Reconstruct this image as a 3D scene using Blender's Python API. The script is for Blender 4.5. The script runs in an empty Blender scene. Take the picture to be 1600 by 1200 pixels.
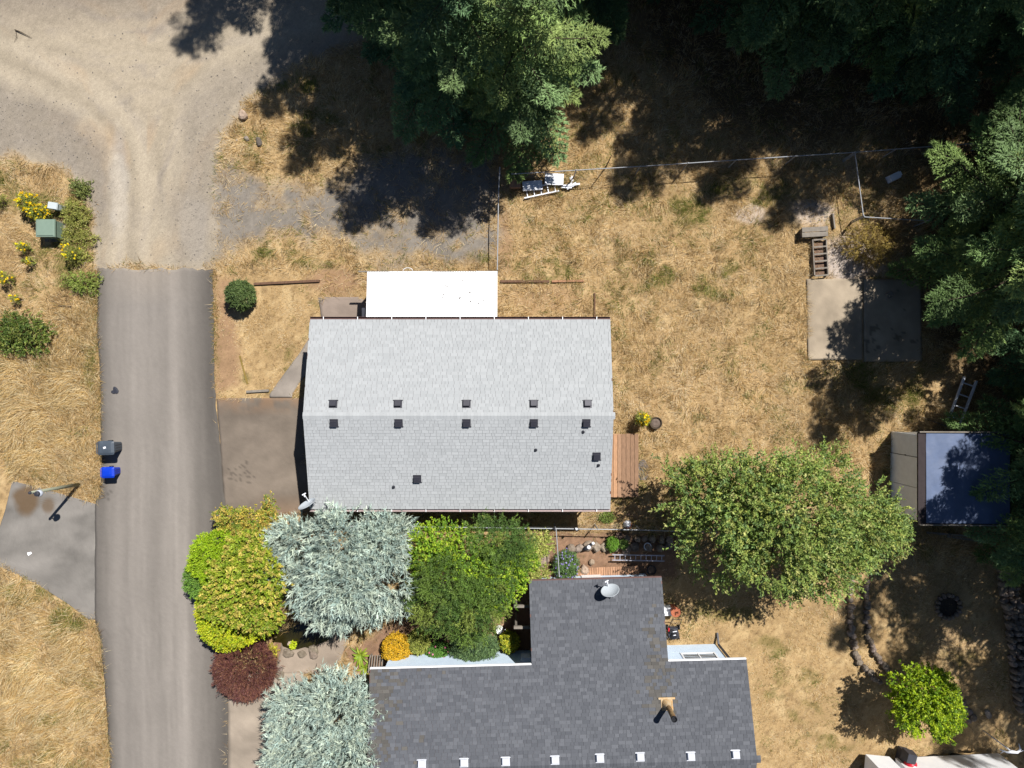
import bpy, math, random
import numpy as np
from mathutils import Vector, Matrix
R = math.radians
scene = bpy.context.scene
col = scene.collection
H = 34.7            # height of the camera above the ground, metres
F = 1110.0          # focal length in pixels of the 1600 px wide photograph
# ------------------------------------------------------------ camera, sky, sun
cam = bpy.data.objects.new('camera', bpy.data.cameras.new('camera')); col.objects.link(cam)
cam.location = (0, 0, H); cam.rotation_euler = (0, 0, 0)
cam.data.sensor_width = 36; cam.data.lens = 36 * F / 1600; cam.data.clip_end = 2000
scene.camera = cam
SUN = Vector((0.403, 0.51, 1.0)).normalized()
elev = math.asin(SUN.z); azim = math.atan2(SUN.x, SUN.y)
w = bpy.data.worlds.new('World'); scene.world = w; w.use_nodes = True
nt = w.node_tree; sky = nt.nodes.new('ShaderNodeTexSky'); sky.sky_type = 'NISHITA'; sky.sun_disc = False
sky.air_density = 0.75; sky.dust_density = 0.2; sky.ozone_density = 1.5; sky.sun_elevation = elev; sky.sun_rotation = azim
nt.links.new(sky.outputs[0], nt.nodes['Background'].inputs[0]); nt.nodes['Background'].inputs[1].default_value = 0.05
sd = bpy.data.lights.new('sun', 'SUN'); sd.energy = 5.0; sd.angle = R(0.53); sd.color = (1.0, 0.96, 0.90)
so = bpy.data.objects.new('sun', sd); col.objects.link(so); so.rotation_euler = SUN.to_track_quat('Z', 'Y').to_euler()
scene.view_settings.view_transform = 'Standard'; scene.view_settings.look = 'None'
scene.view_settings.gamma = 1.0; scene.view_settings.use_curve_mapping = False
scene.view_settings.exposure = 0.70
KEXP = 1.72         # how bright a sunlit horizontal white surface comes out

# ------------------------------------------------------------ helpers
rs = np.random.default_rng(7); random.seed(7)
def G(u, v, z=0.0):
    "world point at height z seen at photograph pixel (u, v)"
    k = (H - z) / F
    return Vector(((u - 800) * k, (600 - v) * k, z))
def g0(u, v): k = H / F; return ((u - 800) * k, (600 - v) * k)
def lin(c):
    c = np.asarray(c, float) / 255.0
    return np.where(c <= 0.04045, c / 12.92, ((c + 0.055) / 1.055) ** 2.4)
def C(r, g, b, k=None): return lin((r, g, b)) / (k or KEXP)
_T = np.random.default_rng(3).random((4, 256, 256))
def vnoise(x, y, s=0):
    x = np.asarray(x, float); y = np.asarray(y, float)
    xi = np.floor(x).astype(int); yi = np.floor(y).astype(int)
    fx = x - xi; fy = y - yi; fx = fx * fx * (3 - 2 * fx); fy = fy * fy * (3 - 2 * fy)
    T = _T[s % 4]; o = s * 37
    a = T[(xi + o) & 255, (yi + o) & 255]; b = T[(xi + 1 + o) & 255, (yi + o) & 255]
    c = T[(xi + o) & 255, (yi + 1 + o) & 255]; d = T[(xi + 1 + o) & 255, (yi + 1 + o) & 255]
    return (a * (1 - fx) + b * fx) * (1 - fy) + (c * (1 - fx) + d * fx) * fy
def fbm(x, y, sc=1.0, o=4, s=0):
    t = 0; a = 0.5; n = 0
    for i in range(o):
        t = t + a * vnoise(x * sc * 2 ** i, y * sc * 2 ** i, s + i); n += a; a *= 0.55
    return t / n
def sdist(x, y, poly):
    "signed distance to polygon, positive inside"
    p = np.array(poly, float); q = np.roll(p, -1, 0)
    d = np.full(x.shape, 1e9); ins = np.zeros(x.shape, bool)
    for (ax, ay), (bx, by) in zip(p, q):
        ex, ey = bx - ax, by - ay; L = ex * ex + ey * ey + 1e-12
        t = np.clip(((x - ax) * ex + (y - ay) * ey) / L, 0, 1)
        d = np.minimum(d, (x - ax - t * ex) ** 2 + (y - ay - t * ey) ** 2)
        c = ((ay > y) != (by > y)) & (x < (bx - ax) * (y - ay) / (by - ay + 1e-12) + ax)
        ins ^= c
    d = np.sqrt(d); return np.where(ins, d, -d)
def pw(pts): return [g0(*p) for p in pts]
def soft(x, y, pts, s=0.3, rag=0.35, fr=1.2, sd_=0):
    "soft mask of a pixel polygon with a ragged edge"
    d = sdist(x, y, pw(pts)) + rag * (fbm(x, y, fr, 4, 5 + sd_) - 0.5) * 2
    return np.clip(d / s + 0.5, 0, 1)
def spot(x, y, u, v, ru, rv, sd_=0):
    cx, cy = g0(u, v); k = H / F
    d = np.sqrt(((x - cx) / (ru * k)) ** 2 + ((y - cy) / (rv * k)) ** 2) + (fbm(x, y, 1.1, 3, 9 + sd_) - 0.5) * 0.9
    return np.clip((1.15 - d) / 0.5, 0, 1)

class MB:
    def __init__(s): s.v = []; s.f = []; s.c = []; s.col = None
    def add(s, vs, fs):
        o = len(s.v); s.v += [tuple(v) for v in vs]; s.f += [tuple(i + o for i in f) for f in fs]
        if s.col is not None: s.c += [tuple(s.col)] * len(vs)
        return s
    def box(s, c, d, rz=0, rx=0, ry=0, taper=1.0):
        M = Matrix.Rotation(rz, 3, 'Z') @ Matrix.Rotation(ry, 3, 'Y') @ Matrix.Rotation(rx, 3, 'X'); c = Vector(c)
        vs = []
        for sz in (-1, 1):
            for sx, sy in ((-1, -1), (1, -1), (1, 1), (-1, 1)):
                k = taper if sz > 0 else 1
                vs.append(c + M @ Vector((sx * d[0] / 2 * k, sy * d[1] / 2 * k, sz * d[2] / 2)))
        return s.add(vs, [(3, 2, 1, 0), (4, 5, 6, 7), (0, 1, 5, 4), (1, 2, 6, 5), (2, 3, 7, 6), (3, 0, 4, 7)])
    def bar(s, a, b, w_, h_=None):
        a = Vector(a); b = Vector(b); d = b - a; h_ = h_ or w_
        z = d.normalized(); x = z.cross(Vector((0, 0, 1)))
        if x.length < 1e-4: x = Vector((1, 0, 0))
        x.normalize(); y = z.cross(x)
        vs = [p + x * sx * w_ / 2 + y * sy * h_ / 2 for p in (a, b) for sx, sy in ((-1, -1), (1, -1), (1, 1), (-1, 1))]
        return s.add(vs, [(3, 2, 1, 0), (4, 5, 6, 7), (0, 1, 5, 4), (1, 2, 6, 5), (2, 3, 7, 6), (3, 0, 4, 7)])
    def tube(s, pts, rad, n=8, cap=True):
        pts = [Vector(p) for p in pts]
        if not hasattr(rad, '__len__'): rad = [rad] * len(pts)
        vs = []; fs = []
        for i, p in enumerate(pts):
            d = (pts[min(i + 1, len(pts) - 1)] - pts[max(i - 1, 0)]).normalized()
            x = d.cross(Vector((0.123, 0.05, 1))) if abs(d.z) < 0.98 else d.cross(Vector((0, 1, 0)))
            x.normalize(); y = d.cross(x)
            for k in range(n):
                a = 2 * math.pi * k / n; vs.append(p + (x * math.cos(a) + y * math.sin(a)) * rad[i])
        for i in range(len(pts) - 1):
            for k in range(n):
                a = i * n + k; b = i * n + (k + 1) % n; fs.append((a, b, b + n, a + n))
        if cap: fs.append(tuple(range(n - 1, -1, -1))); fs.append(tuple(len(vs) - n + k for k in range(n)))
        return s.add(vs, fs)
    def lathe(s, c, prof, n=20, axis=None):
        c = Vector(c); M = Matrix.Identity(3) if axis is None else Vector(axis).normalized().to_track_quat('Z', 'Y').to_matrix()
        vs = []; fs = []
        for r, z in prof:
            for k in range(n):
                a = 2 * math.pi * k / n; vs.append(c + M @ Vector((r * math.cos(a), r * math.sin(a), z)))
        for i in range(len(prof) - 1):
            for k in range(n):
                a = i * n + k; b = i * n + (k + 1) % n; fs.append((a, b, b + n, a + n))
        if prof[0][0] > 1e-4: fs.append(tuple(range(n - 1, -1, -1)))
        if prof[-1][0] > 1e-4: fs.append(tuple(len(vs) - n + k for k in range(n)))
        return s.add(vs, fs)
    def rock(s, c, d, seed, rz=0, sub=1):
        r_ = random.Random(seed); c = Vector(c); n = 9; M = Matrix.Rotation(rz, 3, 'Z')
        vs = []; rings = ((0.82, -0.5), (1.02, -0.1), (0.93, 0.28), (0.55, 0.48))
        ang = [r_.uniform(0.78, 1.15) for _ in range(n)]
        for rr, z in rings:
            for k in range(n):
                a = 2 * math.pi * (k + 0.25 * r_.random()) / n; q = rr * ang[k] * r_.uniform(0.93, 1.07) / 2
                vs.append(c + M @ Vector((q * math.cos(a) * d[0], q * math.sin(a) * d[1], (z + 0.5 + r_.uniform(-.05, .05)) * d[2])))
        fs = []
        for i in range(3):
            for k in range(n):
                a = i * n + k; b = i * n + (k + 1) % n; fs.append((a, b, b + n, a + n))
        vs.append(c + Vector((0, 0, d[2] * 0.98))); t = len(vs) - 1
        for k in range(n): fs.append((3 * n + k, 3 * n + (k + 1) % n, t))
        return s.add(vs, fs)
    def mesh(s, name, m, org=(0, 0, 0), smooth=False):
        me = bpy.data.meshes.new(name); o = Vector(org)
        me.from_pydata([Vector(v) - o for v in s.v], [], s.f)
        if s.c:
            a = me.attributes.new('tint', 'FLOAT_COLOR', 'POINT')
            a.data.foreach_set('color', np.hstack([np.array(s.c), np.ones((len(s.c), 1))]).ravel())
        me.materials.append(m)
        if smooth: me.polygons.foreach_set('use_smooth', [True] * len(me.polygons))
        me.update(); return me
def root_loc(o):
    while o.parent: o = o.parent
    return o.location.copy()
def obj(name, mb, m, parent=None, smooth=False, kind=None, label=None):
    "one mesh object; under a parent its vertices are given in world space"
    org = root_loc(parent) if parent else Vector((0, 0, 0))
    me = mb.mesh(name, m, org, smooth) if isinstance(mb, MB) else mb
    o = bpy.data.objects.new(name, me); col.objects.link(o)
    if parent: o.parent = parent
    if kind: o['kind'] = kind
    if label: o['label'] = label
    return o
def tag(o, label, cat, group=None):
    o['label'] = label; o['category'] = cat
    if group: o['group'] = group
    return o
def thing(name, label, cat, loc=(0, 0, 0), group=None):
    o = bpy.data.objects.new(name, None); col.objects.link(o); o.empty_display_size = 0.2
    o.location = loc; return tag(o, label, cat, group)
def copy_tree(o, parent=None):
    c = o.copy(); col.objects.link(c); c.parent = parent
    for ch in list(o.children): copy_tree(ch, c)
    return c
def single(name, mb, m, label, cat, group=None, loc=None, smooth=False):
    loc = Vector(loc) if loc is not None else Vector(mb.v[0])
    o = bpy.data.objects.new(name, mb.mesh(name, m, loc, smooth)); col.objects.link(o); o.location = loc
    return tag(o, label, cat, group)

# ------------------------------------------------------------ materials
def mat(name, c, rough=0.8, var=0.15, sc=6.0, bump=0.2, bsc=None, metal=0.0, spec=0.3, c2=None, tint=False, bdist=0.02, st=None, fine=0.0):
    m = bpy.data.materials.new(name); m.use_nodes = True; n = m.node_tree.nodes; l = m.node_tree.links
    b = n['Principled BSDF']; b.inputs['Roughness'].default_value = rough; b.inputs['Metallic'].default_value = metal
    b.inputs['Specular IOR Level'].default_value = spec
    tc = n.new('ShaderNodeTexCoord'); mp = n.new('ShaderNodeMapping'); l.new(tc.outputs['Object'], mp.inputs[0])
    if st: mp.inputs['Scale'].default_value = st
    nz = n.new('ShaderNodeTexNoise'); nz.inputs['Scale'].default_value = sc; nz.inputs['Detail'].default_value = 6; nz.inputs['Roughness'].default_value = 0.6
    l.new(mp.outputs[0], nz.inputs['Vector'])
    rp = n.new('ShaderNodeMapRange'); rp.inputs[1].default_value = 0.3; rp.inputs[2].default_value = 0.7
    l.new(nz.outputs['Fac'], rp.inputs[0])
    mx = n.new('ShaderNodeMix'); mx.data_type = 'RGBA'
    c = np.array(c); ca = np.clip(c * (1 - var), 0, 1); cb = np.clip(c * (1 + var), 0, 0.95) if c2 is None else np.array(c2)
    mx.inputs[6].default_value = (*ca, 1); mx.inputs[7].default_value = (*cb, 1); l.new(rp.outputs[0], mx.inputs[0])
    out = mx.outputs[2]
    if tint:
        at = n.new('ShaderNodeAttribute'); at.attribute_name = 'tint'
        mm = n.new('ShaderNodeMix'); mm.data_type = 'RGBA'; mm.blend_type = 'MULTIPLY'; mm.inputs[0].default_value = 1
        l.new(out, mm.inputs[6]); l.new(at.outputs['Color'], mm.inputs[7]); out = mm.outputs[2]
    if fine:
        n3 = n.new('ShaderNodeTexNoise'); n3.inputs['Scale'].default_value = 22; n3.inputs['Detail'].default_value = 4; n3.inputs['Roughness'].default_value = 0.8
        l.new(tc.outputs['Object'], n3.inputs['Vector'])
        r3 = n.new('ShaderNodeMapRange'); r3.inputs[1].default_value = 0.25; r3.inputs[2].default_value = 0.75
        r3.inputs[3].default_value = 1 - fine; r3.inputs[4].default_value = 1 + fine; l.new(n3.outputs['Fac'], r3.inputs[0])
        m3 = n.new('ShaderNodeMix'); m3.data_type = 'RGBA'; m3.blend_type = 'MULTIPLY'; m3.inputs[0].default_value = 1
        l.new(out, m3.inputs[6]); l.new(r3.outputs[0], m3.inputs[7]); out = m3.outputs[2]
    l.new(out, b.inputs['Base Color'])
    if bump:
        n2 = n.new('ShaderNodeTexNoise'); n2.inputs['Scale'].default_value = bsc or sc * 4; n2.inputs['Detail'].default_value = 5
        l.new(tc.outputs['Object'], n2.inputs['Vector'])
        bp = n.new('ShaderNodeBump'); bp.inputs['Strength'].default_value = bump; bp.inputs['Distance'].default_value = bdist
        l.new(n2.outputs['Fac'], bp.inputs['Height']); l.new(bp.outputs[0], b.inputs['Normal'])
    return m
WHITE1 = (1, 1, 1)
def leafmat(name, trans=0.25, rough=0.55, spec=0.3):
    m = bpy.data.materials.new(name); m.use_nodes = True; n = m.node_tree.nodes; l = m.node_tree.links
    b = n['Principled BSDF']; b.inputs['Roughness'].default_value = rough; b.inputs['Specular IOR Level'].default_value = spec
    at = n.new('ShaderNodeAttribute'); at.attribute_name = 'tint'
    nz = n.new('ShaderNodeTexNoise'); nz.inputs['Scale'].default_value = 9; nz.inputs['Detail'].default_value = 3
    mr = n.new('ShaderNodeMapRange'); mr.inputs[3].default_value = 0.8; mr.inputs[4].default_value = 1.2; l.new(nz.outputs['Fac'], mr.inputs[0])
    mm = n.new('ShaderNodeMix'); mm.data_type = 'RGBA'; mm.blend_type = 'MULTIPLY'; mm.inputs[0].default_value = 1
    l.new(at.outputs['Color'], mm.inputs[6]); l.new(mr.outputs[0], mm.inputs[7])
    t = n.new('ShaderNodeBsdfTranslucent'); l.new(mm.outputs[2], t.inputs[0]); l.new(mm.outputs[2], b.inputs['Base Color'])
    ms = n.new('ShaderNodeMixShader'); ms.inputs[0].default_value = trans
    l.new(b.outputs[0], ms.inputs[1]); l.new(t.outputs[0], ms.inputs[2])
    l.new(ms.outputs[0], n['Material Output'].inputs[0]); return m
M_leaf = leafmat('leaf'); M_needle = leafmat('needle', 0.12, 0.6, 0.2); M_grass = leafmat('grass_blade', 0.2, 0.7, 0.15)
M_ground = mat('ground_soil', WHITE1, 0.95, 0.10, 3, 0.5, 30, tint=True, fine=0.30, bdist=0.03, spec=0.1)
M_asphalt = mat('asphalt', WHITE1, 0.9, 0.05, 1.2, 0.35, 60, tint=True, fine=0.10, spec=0.2, bdist=0.01)
M_concrete = mat('concrete', WHITE1, 0.9, 0.10, 2.5, 0.3, 40, tint=True, fine=0.10, spec=0.2, bdist=0.01)
M_bark = mat('bark', C(88, 76, 62), 0.95, 0.3, 8, 0.8, 20)
M_galv = mat('galvanised_steel', C(188, 192, 198), 0.45, 0.1, 8, 0.05, metal=0.1)
M_white = mat('white_paint', (.78, .79, .81), 0.5, 0.04, 3, 0.05)
M_whitep = mat('white_plastic', (.66, .68, .73), 0.5, 0.06, 5, 0.05)
M_shL = mat('pale_grey_shingle', WHITE1, 0.92, 0.05, 1.0, 0.5, 90, tint=True, fine=0.04, spec=0.1, bdist=0.006)
M_shD = mat('slate_grey_shingle', WHITE1, 0.92, 0.06, 0.8, 0.5, 90, tint=True, fine=0.10, spec=0.1, bdist=0.006)
M_black = mat('black_plastic', C(38, 40, 46), 0.5, 0.2, 6, 0.1)
M_dark = mat('dark_metal', C(62, 64, 74), 0.5, 0.15, 6, 0.1)
M_siding = mat('grey_siding', C(170, 165, 155), 0.8, 0.08, 3, 0.1)
M_blue_s = mat('pale_blue_siding', (.50, .60, .72), 0.75, 0.05, 2.5, 0.1)
M_trim = mat('brown_trim', C(120, 92, 88), 0.7, 0.15, 5, 0.2)
M_wood = mat('weathered_wood', C(192, 148, 116), 0.85, 0.28, 5, 0.4, 30, st=(6, 0.7, 6), tint=True)
M_wood_g = mat('grey_wood', C(150, 142, 132), 0.9, 0.2, 5, 0.4, 30)
M_stone = mat('field_stone', C(150, 135, 122), 0.9, 0.25, 7, 0.7, 25, c2=C(185, 172, 160), tint=True)
M_glass = bpy.data.materials.new('window_glass'); M_glass.use_nodes = True
_b = M_glass.node_tree.nodes['Principled BSDF']; _b.inputs['Base Color'].default_value = (0.03, 0.035, 0.04, 1); _b.inputs['Roughness'].default_value = 0.06
_nz = M_glass.node_tree.nodes.new('ShaderNodeTexNoise'); _nz.inputs['Scale'].default_value = 1.5
_bp = M_glass.node_tree.nodes.new('ShaderNodeBump'); _bp.inputs['Strength'].default_value = 0.03
M_glass.node_tree.links.new(_nz.outputs[0], _bp.inputs['Height']); M_glass.node_tree.links.new(_bp.outputs[0], _b.inputs['Normal'])

def npmesh(name, V, Fc, colr, m, smooth=False):
    "mesh from numpy arrays, faces all with the same number of corners"
    V = np.asarray(V, np.float32); Fc = np.asarray(Fc, np.int32); k = Fc.shape[1]; nf = len(Fc)
    me = bpy.data.meshes.new(name); me.vertices.add(len(V)); me.vertices.foreach_set('co', V.ravel())
    me.loops.add(nf * k); me.loops.foreach_set('vertex_index', Fc.ravel())
    me.polygons.add(nf); me.polygons.foreach_set('loop_start', np.arange(0, nf * k, k, dtype=np.int32))
    if colr is not None:
        a = me.attributes.new('tint', 'FLOAT_COLOR', 'POINT')
        a.data.foreach_set('color', np.hstack([colr, np.ones((len(colr), 1))]).astype(np.float32).ravel())
    me.materials.append(m)
    if smooth: me.polygons.foreach_set('use_smooth', np.ones(nf, bool))
    me.update(calc_edges=True); return me

# ------------------------------------------------------------ ground
ROADL = [(152, 422), (153, 470), (152, 520), (155, 560), (157, 620), (158, 690), (159, 740), (156, 772), (149, 786), (148, 880), (148, 968), (156, 992), (161, 1040), (166, 1100), (170, 1160), (173, 1230), (178, 1400), (184, 1700)]
ROADR = [(332, 420), (333, 470), (334, 520), (335, 580), (337, 640), (343, 680), (347, 740), (352, 800), (354, 860), (355, 960), (355, 1060), (356, 1120), (356, 1230), (358, 1400), (362, 1700)]
def xi(pts, v): return np.interp(v, [p[1] for p in pts], [p[0] for p in pts])
P_road = ROADL + ROADR[::-1]
P_track = [(-900, -900), (1500, -900), (1000, -220), (640, 20), (540, 70), (440, 122), (378, 165), (350, 215), (340, 330), (336, 418), (152, 420), (149, 340), (138, 298), (100, 268), (0, 240), (-900, 230)]
P_greyL = [(-300, 120), (0, 132), (60, 150), (125, 175), (152, 215), (166, 300), (162, 420), (148, 420), (149, 340), (138, 290), (100, 262), (0, 238), (-300, 238)]
P_greyR = [(290, 160), (330, 120), (420, 90), (520, 50), (560, 60), (430, 128), (372, 168), (350, 215), (342, 330), (336, 418), (270, 418), (262, 330)]
P_gravel = [(330, 262), (420, 285), (500, 300), (560, 250), (700, 235), (778, 240), (776, 405), (600, 408), (540, 375), (430, 372), (330, 398)]
P_driveR = [(336, 626), (420, 618), (482, 620), (482, 800), (350, 812)]
P_driveL = [(22, 752), (60, 762), (110, 776), (150, 786), (148, 974), (60, 912), (-80, 840), (-300, 800), (-300, 700), (0, 700)]
P_mulch = [(425, 975), (560, 1010), (660, 935), (850, 830), (1060, 835), (1060, 905), (840, 915), (835, 1045), (560, 1050), (540, 1020), (430, 1035)]
P_h1 = [(505, 505), (935, 505), (935, 780), (510, 780)]
P_h2 = [(600, 1010), (825, 1005), (825, 880), (1020, 880), (1030, 1000), (1140, 1000), (1145, 1500), (600, 1500)]
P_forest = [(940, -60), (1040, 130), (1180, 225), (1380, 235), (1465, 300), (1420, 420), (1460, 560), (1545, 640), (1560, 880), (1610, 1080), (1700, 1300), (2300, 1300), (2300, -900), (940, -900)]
P_pad = [(1260, 436), (1345, 434), (1436, 436), (1440, 567), (1350, 566), (1262, 563)]
P_slabs = [[(498, 466), (556, 462), (575, 470), (575, 510), (500, 510)], [(494, 506), (530, 506), (506, 560), (488, 578), (466, 600), (456, 622), (420, 620), (438, 592), (468, 552), (482, 530)], [(356, 1052), (470, 1020), (480, 1100), (540, 1160), (545, 1400), (357, 1400)], [(470, 968), (556, 968), (546, 1000), (518, 1048), (434, 1048), (442, 1000)]]
P_tall = [(-300, 430), (60, 500), (152, 440), (158, 780), (120, 772), (30, 755), (-300, 700)]
P_tall2 = [(-300, 890), (0, 892), (60, 925), (140, 985), (160, 1060), (168, 1300), (-300, 1500)]
green_spots = [(125, 300, 40, 25), (118, 350, 30, 40), (95, 400, 40, 30), (30, 520, 48, 34), (142, 480, 14, 55), (140, 575, 12, 45), (60, 330, 50, 30), (110, 440, 40, 22), (10, 300, 40, 30),
               (40, 920, 50, 26), (110, 965, 40, 24), (80, 1120, 22, 16), (70, 1190, 60, 16), (455, 130, 50, 20), (490, 190, 40, 22), (395, 215, 20, 10), (500, 410, 60, 10), (560, 418, 30, 8), (430, 395, 40, 8), (750, 400, 20, 12),
               (490, 505, 12, 40), (455, 570, 12, 30), (425, 605, 20, 12), (385, 590, 10, 12), (350, 560, 14, 50), (1060, 330, 50, 30), (900, 330, 40, 22), (860, 420, 60, 20), (1020, 430, 40, 25), (1100, 300, 60, 20),
               (1190, 300, 50, 30), (1130, 440, 40, 30), (930, 800, 30, 10), (1100, 950, 30, 16), (1150, 960, 40, 14), (1210, 1010, 40, 20), (1240, 1060, 40, 24), (1260, 1110, 30, 20), (1300, 1160, 60, 14), (1215, 1090, 22, 14),
               (1480, 1030, 60, 20), (1380, 600, 70, 50), (1000, 760, 16, 10), (640, 940, 30, 30), (850, 860, 18, 30)]
def masks(x, y):
    m = {}
    tr = soft(x, y, P_track, 0.5, 0.5, 0.9); m['track'] = tr
    m['greyL'] = soft(x, y, P_greyL, 0.9, 0.7, 0.8, 1); m['greyR'] = soft(x, y, P_greyR, 1.2, 0.7, 0.7, 2)
    m['gravel'] = soft(x, y, P_gravel, 1.1, 0.9, 1.1, 3) * (1 - 0.55 * np.clip(fbm(x, y, 1.5, 4, 11) * 3 - 1.5, 0, 1))
    m['mulch'] = soft(x, y, P_mulch, 0.4, 0.2, 1.5, 1)
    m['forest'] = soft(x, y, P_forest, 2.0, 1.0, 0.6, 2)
    m['hard'] = np.maximum.reduce([soft(x, y, P_road, .04, 0.03, 3), soft(x, y, P_driveR, .05, .04), soft(x, y, P_driveL, .05, .04), soft(x, y, P_pad, .05, .03)] + [soft(x, y, q_, .06, .03) for q_ in P_slabs])
    m['house'] = np.maximum(soft(x, y, P_h1, .3, 0), soft(x, y, P_h2, .3, 0))
    m['tall'] = np.maximum(soft(x, y, P_tall, 0.8, 0.6, 0.9), 0.8 * soft(x, y, P_tall2, 1.2, 0.8, 0.9, 1))
    g = np.zeros_like(x)
    for i, s_ in enumerate(green_spots): g = np.maximum(g, spot(x, y, *s_, sd_=i % 3))
    m['green'] = np.clip(g * 1.2 - .1, 0, 1) * np.clip(fbm(x, y, 1.6, 5, 21) * 5 - 1.9, 0, 1)
    d = spot(x, y, 530, 440, 60, 26) ; d = np.maximum(d, soft(x, y, [(335, 430), (365, 430), (370, 600), (338, 615)], .5, .3)); d = np.maximum(d, spot(x, y, 850, 470, 70, 26, 1) * .6)
    d = np.maximum(d, spot(x, y, 1010, 800, 50, 14, 1) * 0.5); d = np.maximum(d, spot(x, y, 1004, 735, 9, 14) * 0)
    m['bare'] = np.maximum(d, 0.8 * spot(x, y, 790, 380, 16, 50)) ; m['rocky'] = np.maximum(spot(x, y, 1335, 405, 55, 36), spot(x, y, 1265, 330, 40, 25) * .8)
    m['rocky'] = np.maximum(m['rocky'], spot(x, y, 1175, 335, 30, 16, 1) * .7)
    m['pale'] = np.maximum(spot(x, y, 1500, 1000, 60, 25), spot(x, y, 1090, 590, 120, 90) * .5)
    return m
mixc = lambda a, b, t: a * (1 - t[:, None]) + b * t[:, None]
def ground_colour(x, y, m):
    n1 = fbm(x, y, 0.35, 4, 1); n2 = fbm(x, y, 2.2, 4, 2); n3 = fbm(x, y, 7, 3, 3)
    c = np.tile(C(190, 160, 116), (len(x), 1)) * (0.72 + 0.34 * n1 + 0.48 * n2)[:, None]
    c = mixc(c, np.array(C(226, 198, 150))[None, :], np.clip(n2 * 4 - 2.1, 0, 1) * 0.7)
    c = mixc(c, C(122, 98, 68)[None, :], np.clip(2.2 - n3 * 5, 0, 1) * 0.55)
    c = mixc(c, C(120, 112, 58)[None, :] * (0.7 + .6 * n3)[:, None], m['green'] * 0.55)
    c = mixc(c, C(178, 144, 112)[None, :] * (.8 + .4 * n2)[:, None], m['bare'] * .9)
    c = mixc(c, C(214, 184, 146)[None, :], m['pale'] * .4)
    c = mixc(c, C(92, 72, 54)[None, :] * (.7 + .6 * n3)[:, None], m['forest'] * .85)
    c = mixc(c, C(160, 128, 104)[None, :] * (.6 + .8 * n3)[:, None], m['mulch'])
    c = mixc(c, C(214, 200, 190)[None, :] * (.55 + .8 * n3)[:, None], m['rocky'] * .9)
    gr = C(150, 142, 132)[None, :] * (0.68 + 0.4 * n2 + 0.25 * n3)[:, None]
    c = mixc(c, gr, m['gravel'])
    # dusty track: streaks follow the wheel paths
    k = H / F; u = x / k + 800; v = 600 - y / k
    wob = (fbm(x, y, 0.25, 3, 6) - .5) * 60
    bend = np.where(v < 300, ((300 - v) / 300.0) ** 1.6, 0)
    lat = np.where(u > 230, u - bend * (190), u + bend * 190) + wob
    lat2 = v + wob * 1.2
    s1 = fbm(lat * 0.03, v * 0.004, 2.2, 4, 7); s2 = fbm(u * 0.006, lat2 * 0.03, 2.2, 4, 8)
    st = s1 * np.clip(v / 260, 0, 1) + s2 * (1 - np.clip(v / 260, 0, 1))
    td = C(196, 182, 160)[None, :] * (0.66 + 0.46 * st + 0.20 * n2)[:, None]
    td = mixc(td, C(166, 156, 146)[None, :] * (0.8 + .3 * n3)[:, None], np.clip(st * 4 - 2.2, 0, 1) * .75)
    td = mixc(td, C(204, 172, 134)[None, :], np.clip(fbm(lat * .02, v * .006, 1.5, 3, 2) * 4 - 2.3, 0, 1) * .5)
    td = mixc(td, C(206, 198, 188)[None, :], np.maximum(spot(x, y, 185, 290, 16, 90), spot(x, y, 305, 355, 26, 55)) * .6)
    for pi, path in enumerate(([(185, 430), (186, 330), (174, 250), (128, 180), (0, 112), (-300, 60)], [(302, 430), (292, 330), (302, 220), (342, 130), (420, 62), (540, 0)], [(232, 430), (232, 300), (212, 200), (146, 132), (0, 62), (-300, 10)], [(266, 430), (264, 300), (284, 180), (344, 92), (440, 20), (600, -60)])):
        d = np.full(len(u), 1e9); pp = np.array(path, float)
        for (ax_, ay_), (bx_, by_) in zip(pp[:-1], pp[1:]):
            ex, ey = bx_ - ax_, by_ - ay_; tt = np.clip(((u - ax_) * ex + (v - ay_) * ey) / (ex * ex + ey * ey), 0, 1); d = np.minimum(d, np.hypot(u - ax_ - tt * ex, v - ay_ - tt * ey))
        d = d + (fbm(u * .02, v * .02, 1, 3, 3 + pi) - .5) * 26
        td = mixc(td, C(216, 202, 180)[None, :], np.exp(-(d / 15) ** 2) * .32); td = td * (1 - .09 * np.exp(-((d - 24) / 9) ** 2))[:, None]
    c = mixc(c, td, m['track'])
    gg = C(160, 150, 138)[None, :] * (0.66 + .35 * n2 + .3 * n3)[:, None]
    c = mixc(c, gg, np.maximum(m['greyL'], m['greyR'] * .75) * (0.6 + .4 * n2))
    top = np.clip((60 - v) / 60, 0, 1) * np.clip((520 - u) / 300, 0, 1) * np.clip(n1 * 2, 0, 1)
    c = mixc(c, C(158, 146, 132)[None, :] * (.75 + .4 * n3)[:, None], np.clip(top, 0, 1) * .8)
    c = c * (1 + (rs.random(len(x)) - 0.5) * 0.16)[:, None]
    return np.clip(c, 0.004, 0.9)
def axis(a, st):
    core = np.arange(-a, a + st / 2, st); out = []; s_ = st; p = a
    while p < 500: s_ *= 1.35; p += s_; out.append(p)
    return np.concatenate([-np.array(out[::-1]), core, out])
xs = axis(28.5, 0.10); ys = axis(21.5, 0.10)
XX, YY = np.meshgrid(xs, ys); gx = XX.ravel(); gy = YY.ravel()
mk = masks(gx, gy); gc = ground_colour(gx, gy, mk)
flat = np.clip(mk['hard'] + mk['house'], 0, 1)
gz = -0.05 + (1 - flat) * (0.045 + 0.05 * (fbm(gx, gy, 0.8, 3, 4) - .5) + 0.03 * (fbm(gx, gy, 4, 3, 5) - .5)) * (1 - 0.6 * mk['track'])
nx, ny = len(xs), len(ys)
I = np.arange(nx * ny).reshape(ny, nx)
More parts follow.
